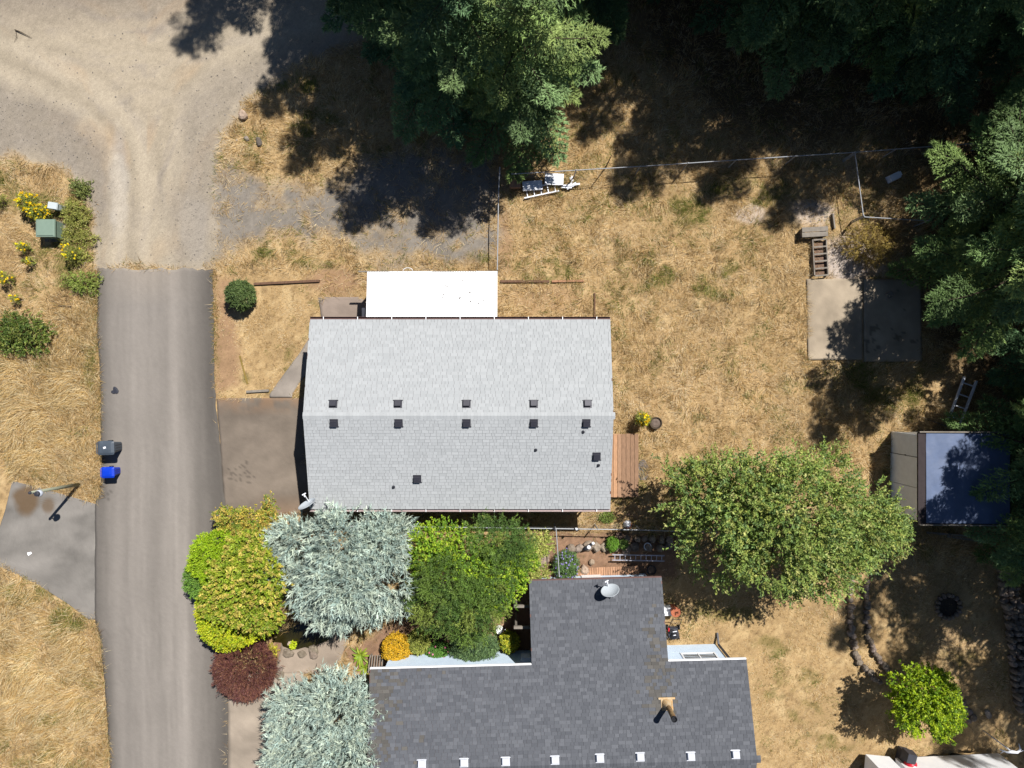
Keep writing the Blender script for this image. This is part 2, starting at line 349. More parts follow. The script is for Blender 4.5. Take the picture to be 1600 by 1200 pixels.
Fq = np.stack([I[:-1, :-1], I[:-1, 1:], I[1:, 1:], I[1:, :-1]], -1).reshape(-1, 4)
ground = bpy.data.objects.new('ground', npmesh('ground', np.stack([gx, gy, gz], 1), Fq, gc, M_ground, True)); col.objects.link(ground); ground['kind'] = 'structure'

def strip(name, Lp, Rp, vs, nu, z, cf, m, edge=0.03, seed=0):
    "sheet between two edges given in photograph pixels, with a turned-down rim"
    vs = np.asarray(vs, float); T = np.linspace(0, 1, nu)
    l = xi(Lp, vs); r = xi(Rp, vs); k = H / F
    jl = (fbm(vs * .06, vs * 0 + seed, 1, 4, 3) - .5) * 2 * edge / k; jr = (fbm(vs * .06, vs * 0 + 9 + seed, 1, 4, 3) - .5) * 2 * edge / k
    U = (l + jl)[:, None] * (1 - T) + (r + jr)[:, None] * T; V = np.repeat(vs[:, None], nu, 1)
    if name == 'asphalt_road': V = V + (fbm(U * .09, U * 0 + 3, 1, 4, 5) - .5) * 9 * np.exp(-(V - V[0, 0]) / 12)
    X = (U - 800) * k; Y = (600 - V) * k; Z = np.full(X.shape, z); TT = np.repeat(T[None, :], len(vs), 0)
    # rim
    def ring(A, d=0): return np.pad(A, 1, mode='edge')
    X, Y, Z, TT, VV, UU = [ring(a) for a in (X, Y, Z, TT, V, U)]
    Z[0, :] = Z[-1, :] = Z[:, 0] = Z[:, -1] = -0.12
    c = cf(X.ravel(), Y.ravel(), TT.ravel(), UU.ravel(), VV.ravel())
    a, b = X.shape; I = np.arange(a * b).reshape(a, b)
    Fq = np.stack([I[:-1, :-1], I[1:, :-1], I[1:, 1:], I[:-1, 1:]], -1).reshape(-1, 4)
    o = bpy.data.objects.new(name, npmesh(name, np.stack([X, Y, Z], -1).reshape(-1, 3), Fq, np.clip(c, .004, .9), m)); col.objects.link(o)
    o['kind'] = 'structure'; return o
def road_col(x, y, t, u, v):
    lat = fbm(u * .06, v * .0025, 1, 4, 2); la2 = fbm(u * .25, v * .008, 1, 3, 4); b = fbm(x, y, .5, 4, 1)
    s_ = .98 - 0.42 * np.exp(-(t / .085) ** 2) - 0.50 * np.exp(-((1 - t) / .2) ** 2)
    s_ += .16 * np.exp(-((t - .33) / .08) ** 2) + .22 * np.exp(-((t - .66) / .06) ** 2) + .08 * np.exp(-((t - .52) / .04) ** 2)
    c = C(151, 144, 137)[None, :] * (s_ * (0.64 + .38 * lat + .22 * la2 + .16 * b))[:, None]
    dust = np.clip((480 - v) / 70, 0, 1) * np.exp(-((t - .42) / .3) ** 2); c = mixc(c, C(176, 164, 150)[None, :], dust * .7)
    c = c * (1 + (rs.random(len(x)) - .5) * .07)[:, None]
    c = mixc(c, C(40, 36, 34)[None, :], ((rs.random(len(x)) < .10) & (spot(x, y, 172, 772, 22, 14) > .3)).astype(float) * .4)
    return c
strip('asphalt_road', ROADL, ROADR, np.arange(420, 1700, 4.0), 46, 0.012, road_col, M_asphalt, 0.05)
def drive_col(base, dk=(0, 0, 0, 0), amt=.5, extra=None):
    def f(x, y, t, u, v):
        a = fbm(x * .5 + y * .35, y * .9 - x * .3, 1.1, 4, 3); b = fbm(x, y, 3, 4, 5)
        c = C(*base)[None, :] * (.48 + .78 * a + .24 * b)[:, None] * (1 + (rs.random(len(x)) - .5) * .07)[:, None]
        if extra: c = extra(c, x, y, u, v)
        return c
    return f
def ex_R(c, x, y, u, v):
    c = mixc(c, C(170, 136, 106)[None, :] * .9, np.maximum(np.clip((650 - v) / 30, 0, 1) * np.clip(fbm(x, y, 2, 4, 8) * 4 - 1.4, 0, 1), np.clip((v - 770) / 40, 0, 1) * np.clip((u - 390) / 40, 0, 1) * .8) * .8)
    c = mixc(c, C(36, 34, 34)[None, :], ((rs.random(len(x)) < .13) & (spot(x, y, 378, 735, 24, 22) > .2)).astype(float) * .4)
    return c
strip('driveway', [(338, 626), (343, 680), (347, 740), (352, 806)], [(486, 620), (486, 812)], np.arange(622, 808, 3.0), 40, 0.004, drive_col((136, 124, 112), extra=ex_R), M_asphalt, 0.04, 3)
def ex_L(c, x, y, u, v):
    return mixc(c, C(112, 84, 48)[None, :], np.maximum(spot(x, y, 42, 780, 20, 22), .8 * spot(x, y, 75, 790, 10, 14)) * .75)
strip('side_driveway', [(19, 752), (8, 798), (-6, 840), (-14, 876), (-3, 884), (60, 914), (110, 946), (138, 968)], [(21, 752), (60, 762), (110, 776), (149, 788), (149, 968)], np.arange(752, 969, 3.0), 90, 0.004, drive_col((150, 145, 139), extra=ex_L), M_asphalt, 0.01)
strip('concrete_driveway', [(355, 1050), (356, 1120), (357, 1700)], [(470, 1020), (480, 1100), (540, 1160), (545, 1700)], np.arange(1052, 1700, 5.0), 30, 0.0, drive_col((180, 166, 150)), M_concrete, 0.02, 2)
strip('garden_path', [(470, 965), (440, 1000), (430, 1060)][::1], [(560, 965), (548, 1000), (515, 1060)], np.arange(966, 1056, 3.0), 22, -0.005, drive_col((180, 164, 148)), M_concrete, 0.08, 5)
strip('concrete_walk', [(494, 506), (482, 530), (468, 552), (438, 592), (421, 616)], [(530, 506), (520, 530), (506, 552), (488, 575), (466, 600), (456, 616)], np.arange(507, 622, 3.0), 12, 0.006, drive_col((166, 156, 146)), M_concrete, 0.02, 7)
strip('entry_slab', [(497, 464), (502, 500)], [(556, 462), (572, 470), (575, 500)], np.arange(464, 512, 3.0), 16, 0.004, drive_col((166, 150, 138)), M_concrete, 0.03, 8)
def pad_col(x, y, t, u, v):
    c = C(192, 176, 154)[None, :] * (.46 + .78 * fbm(x, y, .9, 4, 2) + .2 * fbm(x, y, 5, 3, 3))[:, None]
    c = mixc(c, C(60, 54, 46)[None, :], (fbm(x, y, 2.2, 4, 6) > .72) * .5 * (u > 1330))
    return c
strip('concrete_pad', [(1260, 436), (1262, 565)], [(1347, 434), (1347, 566)], np.arange(436, 565, 3.0), 28, 0.05, pad_col, M_concrete, 0.008, 1)
strip('concrete_pad', [(1349.5, 434), (1350, 566)], [(1438, 436), (1440, 568)], np.arange(436, 566, 3.0), 28, 0.042, pad_col, M_concrete, 0.008, 4)

# ------------------------------------------------------------ grass
def _core(a): return np.where(np.abs(a) < (28.6 if a is xs else 21.6))[0]
ix, iy = _core(xs), _core(ys); MG = {k_: v_.reshape(ny, nx)[np.ix_(iy, ix)] for k_, v_ in mk.items()}; gx0, gy0 = xs[ix[0]], ys[iy[0]]
def look(x, y):
    fx = np.clip((x - gx0) / .1, 0, len(ix) - 1.01); fy = np.clip((y - gy0) / .1, 0, len(iy) - 1.01); i = fx.astype(int); j = fy.astype(int); fx = fx - i; fy = fy - j
    return {k_: (a[j, i] * (1 - fx) + a[j, i + 1] * fx) * (1 - fy) + (a[j + 1, i] * (1 - fx) + a[j + 1, i + 1] * fx) * fy for k_, a in MG.items()}
def blades(name, N, lo, hi, seed, fn, m=M_grass):
    r_ = np.random.default_rng(seed)
    x = r_.uniform(lo[0], hi[0], N); y = r_.uniform(lo[1], hi[1], N); mk = look(x, y)
    dens, ln, wd, lift, cc, yaw = fn(x, y, mk, r_)
    kx = r_.random(N) < dens
    x, y, ln, wd, lift, cc, yaw = [a[kx] for a in (x, y, ln, wd, lift, cc, yaw)]
    n = len(x); dx, dy = np.cos(yaw), np.sin(yaw); z0 = np.full(n, -0.02)
    b = np.stack([x, y, z0], 1); s = np.stack([-dy, dx, r_.normal(0, .25, n)], 1) * (wd / 2)[:, None]
    t = b + np.stack([dx * ln * np.cos(lift), dy * ln * np.cos(lift), ln * np.sin(lift)], 1)
    V = np.stack([b - s, b + s, t], 1).reshape(-1, 3)
    c = np.repeat(np.clip(cc, .004, .9), 3, 0)
    o = bpy.data.objects.new(name, npmesh(name, V, np.arange(3 * n).reshape(-1, 3), c, m)); col.objects.link(o); o['kind'] = 'stuff'
    return o
def f_yard(x, y, m, r_):
    N = len(x); g = m['green']
    grass = (1 - m['hard']) * (1 - m['house']) * (1 - m['track']) * (1 - .9 * m['greyL']) * (1 - .93 * m['gravel']) * (1 - m['mulch'] * .97) * (1 - .8 * m['bare']) * (1 - .85 * m['rocky']) * (1 - .55 * m['forest'])
    n1 = fbm(x, y, .5, 4, 1); n2 = fbm(x, y, 3.0, 3, 2)
    dens = grass * np.clip(.35 + 1.1 * n2, 0, 1)
    ln = r_.uniform(.12, .34, N) * (.8 + .6 * n1); wd = r_.uniform(.012, .024, N)
    front = soft(x, y, [(335, 430), (500, 430), (490, 620), (335, 625)], .3, 0); lawn = np.maximum(front, soft(x, y, [(1050, 900), (1900, 850), (1900, 1400), (1050, 1400)], 1, 0))
    ln *= 1 - .55 * lawn
    cl = np.clip(fbm(x, y, 1.7, 4, 17) * 4 - 2.0, 0, 1) * (1 - .7 * lawn); ln *= 1 + .9 * cl; lift = r_.uniform(.05, .8, N) + .45 * cl
    c = np.tile(C(224, 194, 142), (N, 1)); pick = r_.random(N)
    c[pick < .34] = C(200, 164, 106); c[(pick > .34) & (pick < .52)] = C(244, 222, 180); c[pick > .9] = C(134, 102, 62)
    n3 = fbm(x, y, 1.1, 4, 12); c *= (.60 + .36 * n1 + .40 * n2 + .28 * n3)[:, None]
    c = np.where((n3 > .60)[:, None] & (r_.random(N) < .3)[:, None], C(250, 228, 188)[None, :], c)
    gb = np.clip(g * 1.1 - .12, 0, 1) * .75 + np.clip(fbm(x, y, 1.3, 5, 9) * 6 - 3.4, 0, .4) + .02 * (1 - front)
    gm = r_.random(N) < gb; gcl = np.where((r_.random(N) < .5)[:, None], C(112, 124, 52)[None, :], C(146, 148, 70)[None, :])
    c = np.where(gm[:, None], gcl * r_.uniform(.7, 1.2, (N, 1)), c)
    yaw = 6.28 * 2.6 * fbm(x, y, .8, 4, 6) + r_.normal(0, .8, N)
    return dens, ln, wd, lift, c, yaw
blades('dry_grass', 1050000, (-27.5, -20.5), (27.5, 20.5), 11, f_yard)
def f_tall(x, y, m, r_):
    N = len(x)
    dens = m['tall'] * (1 - m['hard']) * (1 - .6 * np.clip(m['green'], 0, 1))
    n1 = fbm(x, y, .6, 4, 4); n2 = fbm(x, y, 2.4, 3, 5)
    ln = r_.uniform(.22, .62, N) * (.6 + .8 * n1); wd = r_.uniform(.012, .028, N); lift = r_.uniform(.12, 1.0, N)
    c = np.tile(C(236, 208, 150), (N, 1)); pick = r_.random(N); c[pick < .35] = C(214, 176, 110); c[pick > .66] = C(252, 234, 190); c[pick > .94] = C(136, 110, 60)
    c *= (.58 + .45 * n1 + .48 * n2)[:, None]
    yaw = 6.28 * 2.4 * fbm(x, y, .55, 5, 2) + r_.normal(0, .62, N) + .6
    return dens, ln, wd, lift, c, yaw
blades('tall_dry_grass', 90000, (-27.5, -20.5), (-19.2, 6), 12, f_tall)
def f_edge(x, y, m, r_):
    N = len(x); k = H / F; u = x / k + 800; v = 600 - y / k
    dl = np.abs(u - xi(ROADL, v)) * k; dr = np.abs(u - xi(ROADR, v)) * k
    d = np.minimum(dl, dr); ok = (v > 422) & ((v < 620) | (dl < dr)) & ~((v > 784) & (v < 970) & (dl < dr)) & (m['hard'] < .8)
    dens = ok * np.clip(1 - d / .3, 0, 1) * np.clip(fbm(x, y, 1.5, 3, 2) * 2.4 - .6, 0, 1)
    c = np.where((r_.random(N) < .4)[:, None], C(132, 134, 66)[None, :], C(200, 164, 108)[None, :]) * r_.uniform(.7, 1.15, (N, 1))
    return dens, r_.uniform(.12, .3, N), r_.uniform(.015, .025, N), r_.uniform(.2, 1.1, N), c, r_.uniform(0, 6.28, N)
blades('verge_grass', 160000, (-21.5, -20.5), (-13.5, 6), 13, f_edge)

# pebbles on the gravel
def pebbles():
    r_ = np.random.default_rng(5); N = 60000
    x = r_.uniform(-27, 24, N); y = r_.uniform(-20, 20, N); m = look(x, y)
    d = np.maximum.reduce([m['gravel'] * .9, m['greyL'] * .5, m['greyR'] * .5, m['track'] * .06, m['rocky'] * 1.0, m['mulch'] * .25]) * (1 - m['hard'])
    k = r_.random(N) < d * .8; x, y = x[k], y[k]; n = len(x); mk_ = m['rocky'][k]
    s = r_.uniform(.015, .04, n) * (1 + 1.1 * mk_)
    base = np.array([(1, 0, 0), (0, 1, 0), (-1, 0, 0), (0, -1, 0), (0, 0, .7)], float); a = r_.uniform(0, 6.28, n)
    B = np.repeat(base[None], n, 0) * r_.uniform(.6, 1.3, (n, 5, 1)) * s[:, None, None]
    X = B[..., 0] * np.cos(a)[:, None] - B[..., 1] * np.sin(a)[:, None]; Y = B[..., 0] * np.sin(a)[:, None] + B[..., 1] * np.cos(a)[:, None]
    V = np.stack([X + x[:, None], Y + y[:, None], B[..., 2] - .012], -1).reshape(-1, 3)
    f = np.array([(0, 1, 4), (1, 2, 4), (2, 3, 4), (3, 0, 4)]); Fc = (f[None] + (np.arange(n) * 5)[:, None, None]).reshape(-1, 3)
    sh = r_.uniform(.5, 1.45, n); c = np.repeat(C(158, 150, 142)[None, :] * sh[:, None], 5, 0)
    o = bpy.data.objects.new('gravel', npmesh('gravel', V, Fc, np.clip(c, .01, .8), M_ground)); col.objects.link(o); o['kind'] = 'stuff'
pebbles()

# ------------------------------------------------------------ foliage
def norm(a): return a / (np.linalg.norm(a, axis=-1, keepdims=True) + 1e-9)
FK = 1.45
class Leaves:
    def __init__(s): s.V = []; s.Cc = []; s.k = None
    def add(s, B, D, L, W, colr, quad=False, r_=None):
        "leaves at B pointing along D, length L, width W"
        n = len(B); r_ = r_ or rs
        D = norm(D); up = norm(r_.normal(0, .45, (n, 3)) + np.array([0, 0, 1.0])); S = norm(np.cross(D, up)) * (W / 2)[:, None]
        T = B + D * L[:, None]
        if quad:
            M_ = B + D * (L * .45)[:, None]; V = np.stack([B, M_ + S, T, M_ - S], 1)
        else: V = np.stack([B - S, B + S, T], 1)
        s.k = V.shape[1]; s.V.append(V.reshape(-1, 3)); s.Cc.append(np.repeat(colr, s.k, 0))
    def mesh(s, name, m, org=(0, 0, 0)):
        V = np.concatenate(s.V) - np.array(org); c = np.concatenate(s.Cc)
        return npmesh(name, V, np.arange(len(V)).reshape(-1, s.k), np.clip(c, .003, .9), m)
def shoots(LV, P, D, n, sl, L, W, spread, pal, r_, quad=False, jit=.25):
    "n leaves on each of the shoots that start at P and run along D for length sl"
    M_ = len(P); t = r_.random((M_, n)); D = norm(D)
    B = P[:, None, :] + D[:, None, :] * (t * sl[:, None])[..., None]
    rd = norm(r_.normal(0, 1, (M_, n, 3))); dr = D[:, None, :] * (1 - spread) + rd * spread + np.array([0, 0, .05])
    cc = pal[:, None, :] * (1 + r_.uniform(-jit, jit, (M_, n, 1)))
    LV.add(B.reshape(-1, 3), dr.reshape(-1, 3), np.full(M_ * n, L) * r_.uniform(.7, 1.3, M_ * n), np.full(M_ * n, W) * r_.uniform(.7, 1.3, M_ * n), cc.reshape(-1, 3), quad, r_)
def palette(n, cols, r_, wt=None):
    cols = np.array([C(*c) * FK for c in cols]); return cols[r_.choice(len(cols), n, p=wt)]
def blob_points(blobs, n, r_, thick=.35, bump=.22, freq=3.0, low=-.35):
    bl = np.array(blobs, float); ar = (bl[:, 3] * bl[:, 4] + bl[:, 3] * bl[:, 5]) ; k = r_.choice(len(bl), n * 2, p=ar / ar.sum())
    u = norm(r_.normal(0, 1, (n * 2, 3))); u[:, 2] = np.where(u[:, 2] < low, -u[:, 2], u[:, 2])
    b = bl[k]; q = 1 - thick * r_.random(n * 2) ** 2
    nz = 1 + bump * 2 * (fbm(u[:, 0] * freq + k * 7.3, u[:, 1] * freq + u[:, 2] * 2.1, 1, 3, 4) - .5)
    q = q * np.where(r_.random(n * 2) < .07, r_.uniform(1.04, 1.2, n * 2), 1)
    P = b[:, :3] + u * b[:, 3:6] * (q * nz)[:, None]
    ins = np.zeros(len(P), bool)
    for i, c in enumerate(bl):
        d = (((P - c[:3]) / c[3:6]) ** 2).sum(1); ins |= (d < .42) & (k != i)
    P = P[~ins][:n]; u = u[~ins][:n]; return P, u

def fir_mesh(name, h, Rr, seed, pal, dens=1.0, zlo=1.2):
    r_ = np.random.default_rng(seed); LV = Leaves(); nb = int(h * 7.2 * dens); lobes = r_.uniform(.72, 1.15, 9); tb = MB()
    tb.tube([(0, 0, -.2), (0.03, 0, h * .3), (0, .04, h * .7), (0, 0, h * .98)], [.24, .19, .1, .02], 9)
    cols = np.array([C(*c) * 1.5 for c in pal])
    for i in range(nb):
        t = (i + r_.random()) / nb; z0 = zlo + (h - zlo) * t ** 1.05
        L = Rr * (1 - t) ** .8 * (r_.uniform(.40, .72) if r_.random() < .42 else r_.uniform(.85, 1.25)) * lobes[int((a_ := i * 2.39996) % 6.2832 / 6.2832 * 9)] * (.75 + .25 * min(1, t * 6)) + .25
        a = i * 2.39996 + r_.normal(0, .25); da = np.array([math.cos(a), math.sin(a), 0]); pa = np.array([-da[1], da[0], 0])
        rise = r_.uniform(-.05, .28) + .5 * t; drop = r_.uniform(.22, .50) * (1 - .6 * t)
        f = lambda s: np.array([0, 0, z0]) + da * (L * s)[:, None] + pa * (L * .1 * np.sin(s * 2 + i))[:, None] + np.array([0, 0, 1]) * (L * (rise * s - drop * s * s))[:, None]
        pts = f(np.linspace(0, .95, 4)); tb.tube([tuple(p) for p in pts], [.05 * L / Rr + .012, .035 * L / Rr + .01, .02, .008], 4, False)
        nt_ = max(5, int(L / .14)); s = np.linspace(.10, 1, nt_) ** .85; base = f(s); sl = (.30 * L * np.sin(np.clip(s * 2.6 + .35, 0, 3.0)) * (1 - s * .35) + .14)
        cb = cols[r_.integers(len(cols))] * r_.uniform(.68, 1.25)
        for sd_ in (-1, 1):
            an = r_.uniform(.75, 1.1, nt_); dd = da[None] * np.cos(an)[:, None] + pa[None] * (sd_ * np.sin(an))[:, None] + np.array([0, 0, 1]) * r_.uniform(-.35, .12, nt_)[:, None]
            dd = norm(dd); nk = max(4, int(.36 * L / .12)); q = np.linspace(.05, 1, nk)
            B = base[:, None, :] + dd[:, None, :] * (q[None, :] * sl[:, None])[..., None]; B[..., 2] -= (q[None, :] ** 2) * sl[:, None] * .18
            B = B + r_.normal(0, .02, B.shape)
            tip = np.clip(q, 0, 1)[None, :, None]
            for w_ in range(3):
                dv = dd[:, None, :] * .8 + norm(r_.normal(0, 1, B.shape)) * .75; dv[..., 2] += .05
                cc = np.broadcast_to(cb, B.shape) * (1 + r_.uniform(-.22, .22, B.shape[:2] + (1,))) * (1 + .28 * tip)
                m_ = B.shape[0] * B.shape[1]
                LV.add(B.reshape(-1, 3), dv.reshape(-1, 3), r_.uniform(.12, .26, m_), r_.uniform(.04, .07, m_), cc.reshape(-1, 3), False, r_)
    return tb.mesh('trunk', M_bark), LV.mesh('crown', M_needle)
PAL_fir = [(114, 136, 76), (98, 122, 72), (132, 150, 86), (106, 130, 84)]
PAL_fir2 = [(94, 120, 76), (84, 112, 76), (110, 132, 84)]
firs = [fir_mesh('fir', 15, 4.3, 1, PAL_fir), fir_mesh('fir', 16, 4.0, 2, PAL_fir2), fir_mesh('fir', 14, 4.2, 3, PAL_fir, 1.1), fir_mesh('fir', 17, 4.6, 4, PAL_fir2, 1.0)]
FH = [15, 16, 14, 17]; FR = [4.3, 4.0, 4.2, 4.6]
FIRS = [  # u, v of the foot, height, radius, which, turn, label
 (818, 160, 12.0, 4.1, 2, .3, 'bright sunlit fir whose lower boughs hang over the fence corner beside the white scrap pile'),
 (735, 110, 14.5, 4.5, 1, 1.2, 'dark blue-green fir in shade just left of the bright sunlit fir'),
 (655, 15, 15.0, 4.1, 3, 2.2, 'dark fir at the edge of the drive, one sunlit bough reaching towards it'),
 (800, -30, 17.0, 4.4, 1, 2.9, 'tall dark fir behind the bright fir at the top edge of the photo'),
 (545, -250, 20.0, 4.8, 3, .9, 'tall fir outside the top edge whose shadow lies on the dusty road'),
 (650, -125, 18.0, 4.4, 1, 1.7, 'fir just outside the top edge left of the shaded blue-green fir'),
 (880, -20, 15.5, 3.6, 3, 5.6, 'dark fir in deep shade behind the right side of the bright sunlit fir'),
 (1000, -90, 18.0, 4.2, 1, 2.4, 'fir at the top edge over the dark gap in the trees'),
 (700, -260, 21.0, 5.0, 1, 4.0, 'tall fir outside the top edge behind the shaded blue-green fir'),
 (930, -170, 20.0, 4.6, 3, 1.9, 'tall fir outside the top edge right of the bright fir'),
 (1080, -150, 21.0, 4.8, 0, 3.1, 'tall fir outside the top edge above the dark gap in the trees'),
 (1190, 20, 17.5, 4.4, 3, .2, 'dark fir right of the dark gap, its bough tips pointing left'),
 (1310, 40, 16.5, 4.4, 0, 1.1, 'fir with one bright sunlit bough between two dark firs north of the fence'),
 (1430, 70, 17.0, 4.5, 3, 2.1, 'dark fir over the far end of the chain-link fence'),
 (1560, 60, 15.0, 4.4, 1, 3.4, 'dark fir in the upper right corner with flecks of sun'),
 (1350, -150, 20.0, 4.6, 0, 4.4, 'tall fir outside the top edge behind the fir with the sunlit bough'),
 (1520, -140, 18.0, 4.6, 1, 5.0, 'tall fir outside the top edge at the upper right corner'),
 (1500, 340, 12.5, 4.2, 2, .8, 'sunlit green fir right of the short fence and the white tub'),
 (1470, 447, 15.0, 4.0, 2, 2.6, 'sunlit green fir whose boughs reach over the concrete pad'),
 (1612, 560, 16.5, 3.5, 3, 1.6, 'dark fir beside the ladder-shaped frame north of the shed'),
 (1550, 700, 19.0, 3.5, 2, 5.2, 'fir behind the shed with sunlit bough tips over the tarp'),
 (1590, 812, 16.0, 3.6, 0, 3.8, 'dark green fir at the lower corner of the tarp-covered shed'),
 (1650, 270, 17.0, 4.4, 3, 4.3, 'tall fir at the right edge right of the short fence'),
 (1135, -70, 17.5, 4.2, 2, 3.7, 'fir at the top edge just left of the dark fir over the gap'),
 (1608, 635, 12.0, 3.4, 2, 2.2, 'green fir at the right edge overhanging the ladder-shaped frame'),
 (1612, 745, 12.5, 3.6, 2, 4.9, 'green fir at the right edge overhanging the blue tarp'),
 (1640, 330, 15.0, 4.0, 0, .4, 'fir at the right edge just behind the sunlit green fir'),
 (1600, 210, 13.0, 3.6, 2, 1.9, 'fir at the right edge above the sunlit green fir'),
 (1730, 600, 15.0, 4.2, 3, 3.0, 'tall fir outside the right edge behind the shed'),
 (1710, 880, 18.5, 4.4, 1, 2.0, 'tall fir outside the right edge above the stone wall'),
 (1760, 1010, 18.0, 4.4, 3, 1.0, 'tall fir outside the right edge beside the stone wall'),
]
for (u, v, h, r_, k, a, lb) in FIRS:
    x, y = g0(u, v); t = thing('fir_tree', lb, 'tree', (x, y, 0), 'tall firs along the north and east edges')
    t.scale = (r_ / FR[k], r_ / FR[k], h / FH[k]); t.rotation_euler = (0, 0, a)
    tr = obj('trunk', firs[k][0], M_bark); tr.parent = t; cr = obj('crown', firs[k][1], M_needle); cr.parent = t

def crown(t, name, blobs, nsh, nl, sl, L, W, spread, cols, seed, quad=True, m=None, wt=None, up=.5, thick=.35, bump=.22, freq=3., gap=0., label=None, zfac=None, low=-.35, jit=.25, colnoise=None):
    r_ = np.random.default_rng(seed); P, u = blob_points(blobs, nsh, r_, thick, bump, freq, low)
    if gap: keep = fbm(P[:, 0] + P[:, 2] * .5, P[:, 1] - P[:, 2] * .4, 1.1, 3, seed) > gap; P = P[keep]; u = u[keep]
    pal = palette(len(P), cols, r_, wt)
    if colnoise:   # patches of one colour
        n_ = fbm(P[:, 0], P[:, 1], colnoise, 3, seed + 2); cs = np.array([C(*c) * FK for c in cols]); idx = np.clip(((n_ - .28) / .44 * len(cs)).astype(int), 0, len(cs) - 1); pal = cs[idx]
    pal = pal * r_.uniform(.78, 1.22, (len(P), 1)) * (.72 + .56 * fbm(P[:, 0], P[:, 1], 1.6, 3, seed + 5))[:, None]; LV = Leaves(); D = u + np.array([0, 0, up]) + r_.normal(0, .35, u.shape)
    shoots(LV, P, D, nl, r_.uniform(.7, 1.3, len(P)) * sl, L, W, spread, pal, r_, quad, jit)
    return obj(name, LV.mesh(name, m or M_leaf, root_loc(t)), None, t, label=label)
def limbs(t, base, blobs, r0=.16, seed=0, fork=.35):
    r_ = random.Random(seed); mb = MB(); b = Vector(base); top = max(c[2] for c in blobs)
    f = b + Vector((0, 0, top * fork)); mb.tube([b - Vector((0, 0, .15)), b + Vector((.03, .02, top * fork * .5)), f], [r0 * 1.25, r0, r0 * .85], 9)
    for c in blobs:
        e = Vector(c[:3]); m_ = (f + e) / 2 + Vector((r_.uniform(-.2, .2), r_.uniform(-.2, .2), .15))
        mb.tube([f, m_, e], [r0 * .6, r0 * .38, r0 * .15], 6)
        for _ in range(5):
            q = e + Vector((r_.uniform(-1, 1) * c[3], r_.uniform(-1, 1) * c[4], r_.uniform(.0, .8) * c[5])) * .75
            mb.tube([m_.lerp(e, .5), (m_ + q) / 2 + Vector((0, 0, .1)), q], [r0 * .22, r0 * .14, r0 * .05], 4)
    return obj('trunk', mb, M_bark, t)
def B(u, v, z, rx, ry, rz): p = G(u, v, z); return (p.x, p.y, p.z, rx, ry, rz)

# broadleaf tree in the back yard
bx, by = g0(1185, 795); t = thing('broadleaf_tree', 'wide leafy green tree in the back yard between the deck and the shed', 'tree', (bx, by, 0))
bl = [B(1105, 775, 3.6, 1.9, 1.7, 1.3), B(1180, 765, 4.6, 1.9, 1.5, 1.5), B(1260, 780, 4.8, 2.0, 1.8, 1.5), B(1330, 815, 4.2, 1.9, 1.7, 1.3), B(1120, 840, 3.8, 1.7, 1.4, 1.3), B(1200, 855, 4.6, 2.0, 1.7, 1.5),
      B(1280, 865, 4.2, 1.9, 1.5, 1.4), B(1235, 820, 5.6, 2.0, 1.6, 1.4), B(1370, 830, 3.2, 1.1, 1.2, .9), B(1280, 735, 3.6, 1.3, .9, .9), B(1090, 745, 3.0, 1.2, .8, .8), B(1185, 735, 3.6, 1.0, .8, .8), B(1240, 900, 3.2, 1.3, .8, .8), B(1130, 885, 3.0, 1.3, .8, .8), B(1160, 800, 5.2, 1.5, 1.3, 1.2)]
limbs(t, (bx, by, 0), bl[:8], .2, 4)
crown(t, 'crown', bl, 8600, 15, .50, .12, .055, .55, [(128, 152, 74), (144, 162, 82), (112, 138, 80), (164, 172, 88), (178, 180, 108)], 21, True, wt=[.3, .25, .2, .17, .08], thick=.8, bump=.5, freq=5.5, gap=.36, up=.5, jit=.14)

# silver-blue cedars
def cedar(u, v, blobs, seed, label, n):
    x, y = g0(u, v); t = thing('blue_cedar', label, 'tree', (x, y, 0), 'silvery blue conifers by the dark-roofed house')
    limbs(t, (x, y, 0), blobs[:6], .15, seed)
    crown(t, 'crown', blobs, n, 13, .44, .23, .042, .46, [(180, 194, 180), (166, 184, 174), (190, 202, 184), (152, 172, 164)], seed, False, M_needle, thick=.6, bump=.42, freq=6, gap=.38, up=.3, jit=.2)
cedar(548, 878, [B(470, 850, 2.8, 1.2, 1.1, .9), B(530, 850, 3.6, 1.4, 1.3, 1.1), B(590, 855, 3.2, 1.3, 1.2, 1.0), B(480, 900, 2.9, 1.2, 1.1, .9), B(540, 910, 3.6, 1.4, 1.2, 1.1), B(595, 905, 3.0, 1.2, 1.2, 1.0), B(520, 945, 2.5, 1.2, .9, .8), B(560, 945, 2.7, 1.1, .8, .8), B(610, 830, 2.6, .9, .7, .7), B(450, 880, 2.3, .9, .8, .7), B(620, 925, 2.3, .8, .8, .7)],
      31, 'silvery blue spiky conifer between the golden maples and the bushy green tree', 5200)
cedar(530, 1140, [B(470, 1110, 2.8, 1.3, 1.1, .9), B(530, 1110, 3.6, 1.5, 1.3, 1.1), B(580, 1110, 3.0, 1.2, 1.0, .9), B(470, 1165, 2.8, 1.2, 1.3, 1.0), B(535, 1170, 3.8, 1.4, 1.3, 1.2), B(590, 1170, 3.0, 1.1, 1.3, 1.0), B(525, 1080, 2.5, 1.1, .8, .8), B(450, 1200, 2.4, 1., 1., .8), B(520, 1225, 3.0, 1.5, 1.1, 1.0), B(600, 1215, 2.6, 1.0, .9, .8), B(605, 1120, 2.5, .8, .7, .6)],
      32, 'silvery blue spiky conifer at the bottom edge overhanging the dark roof', 5200)

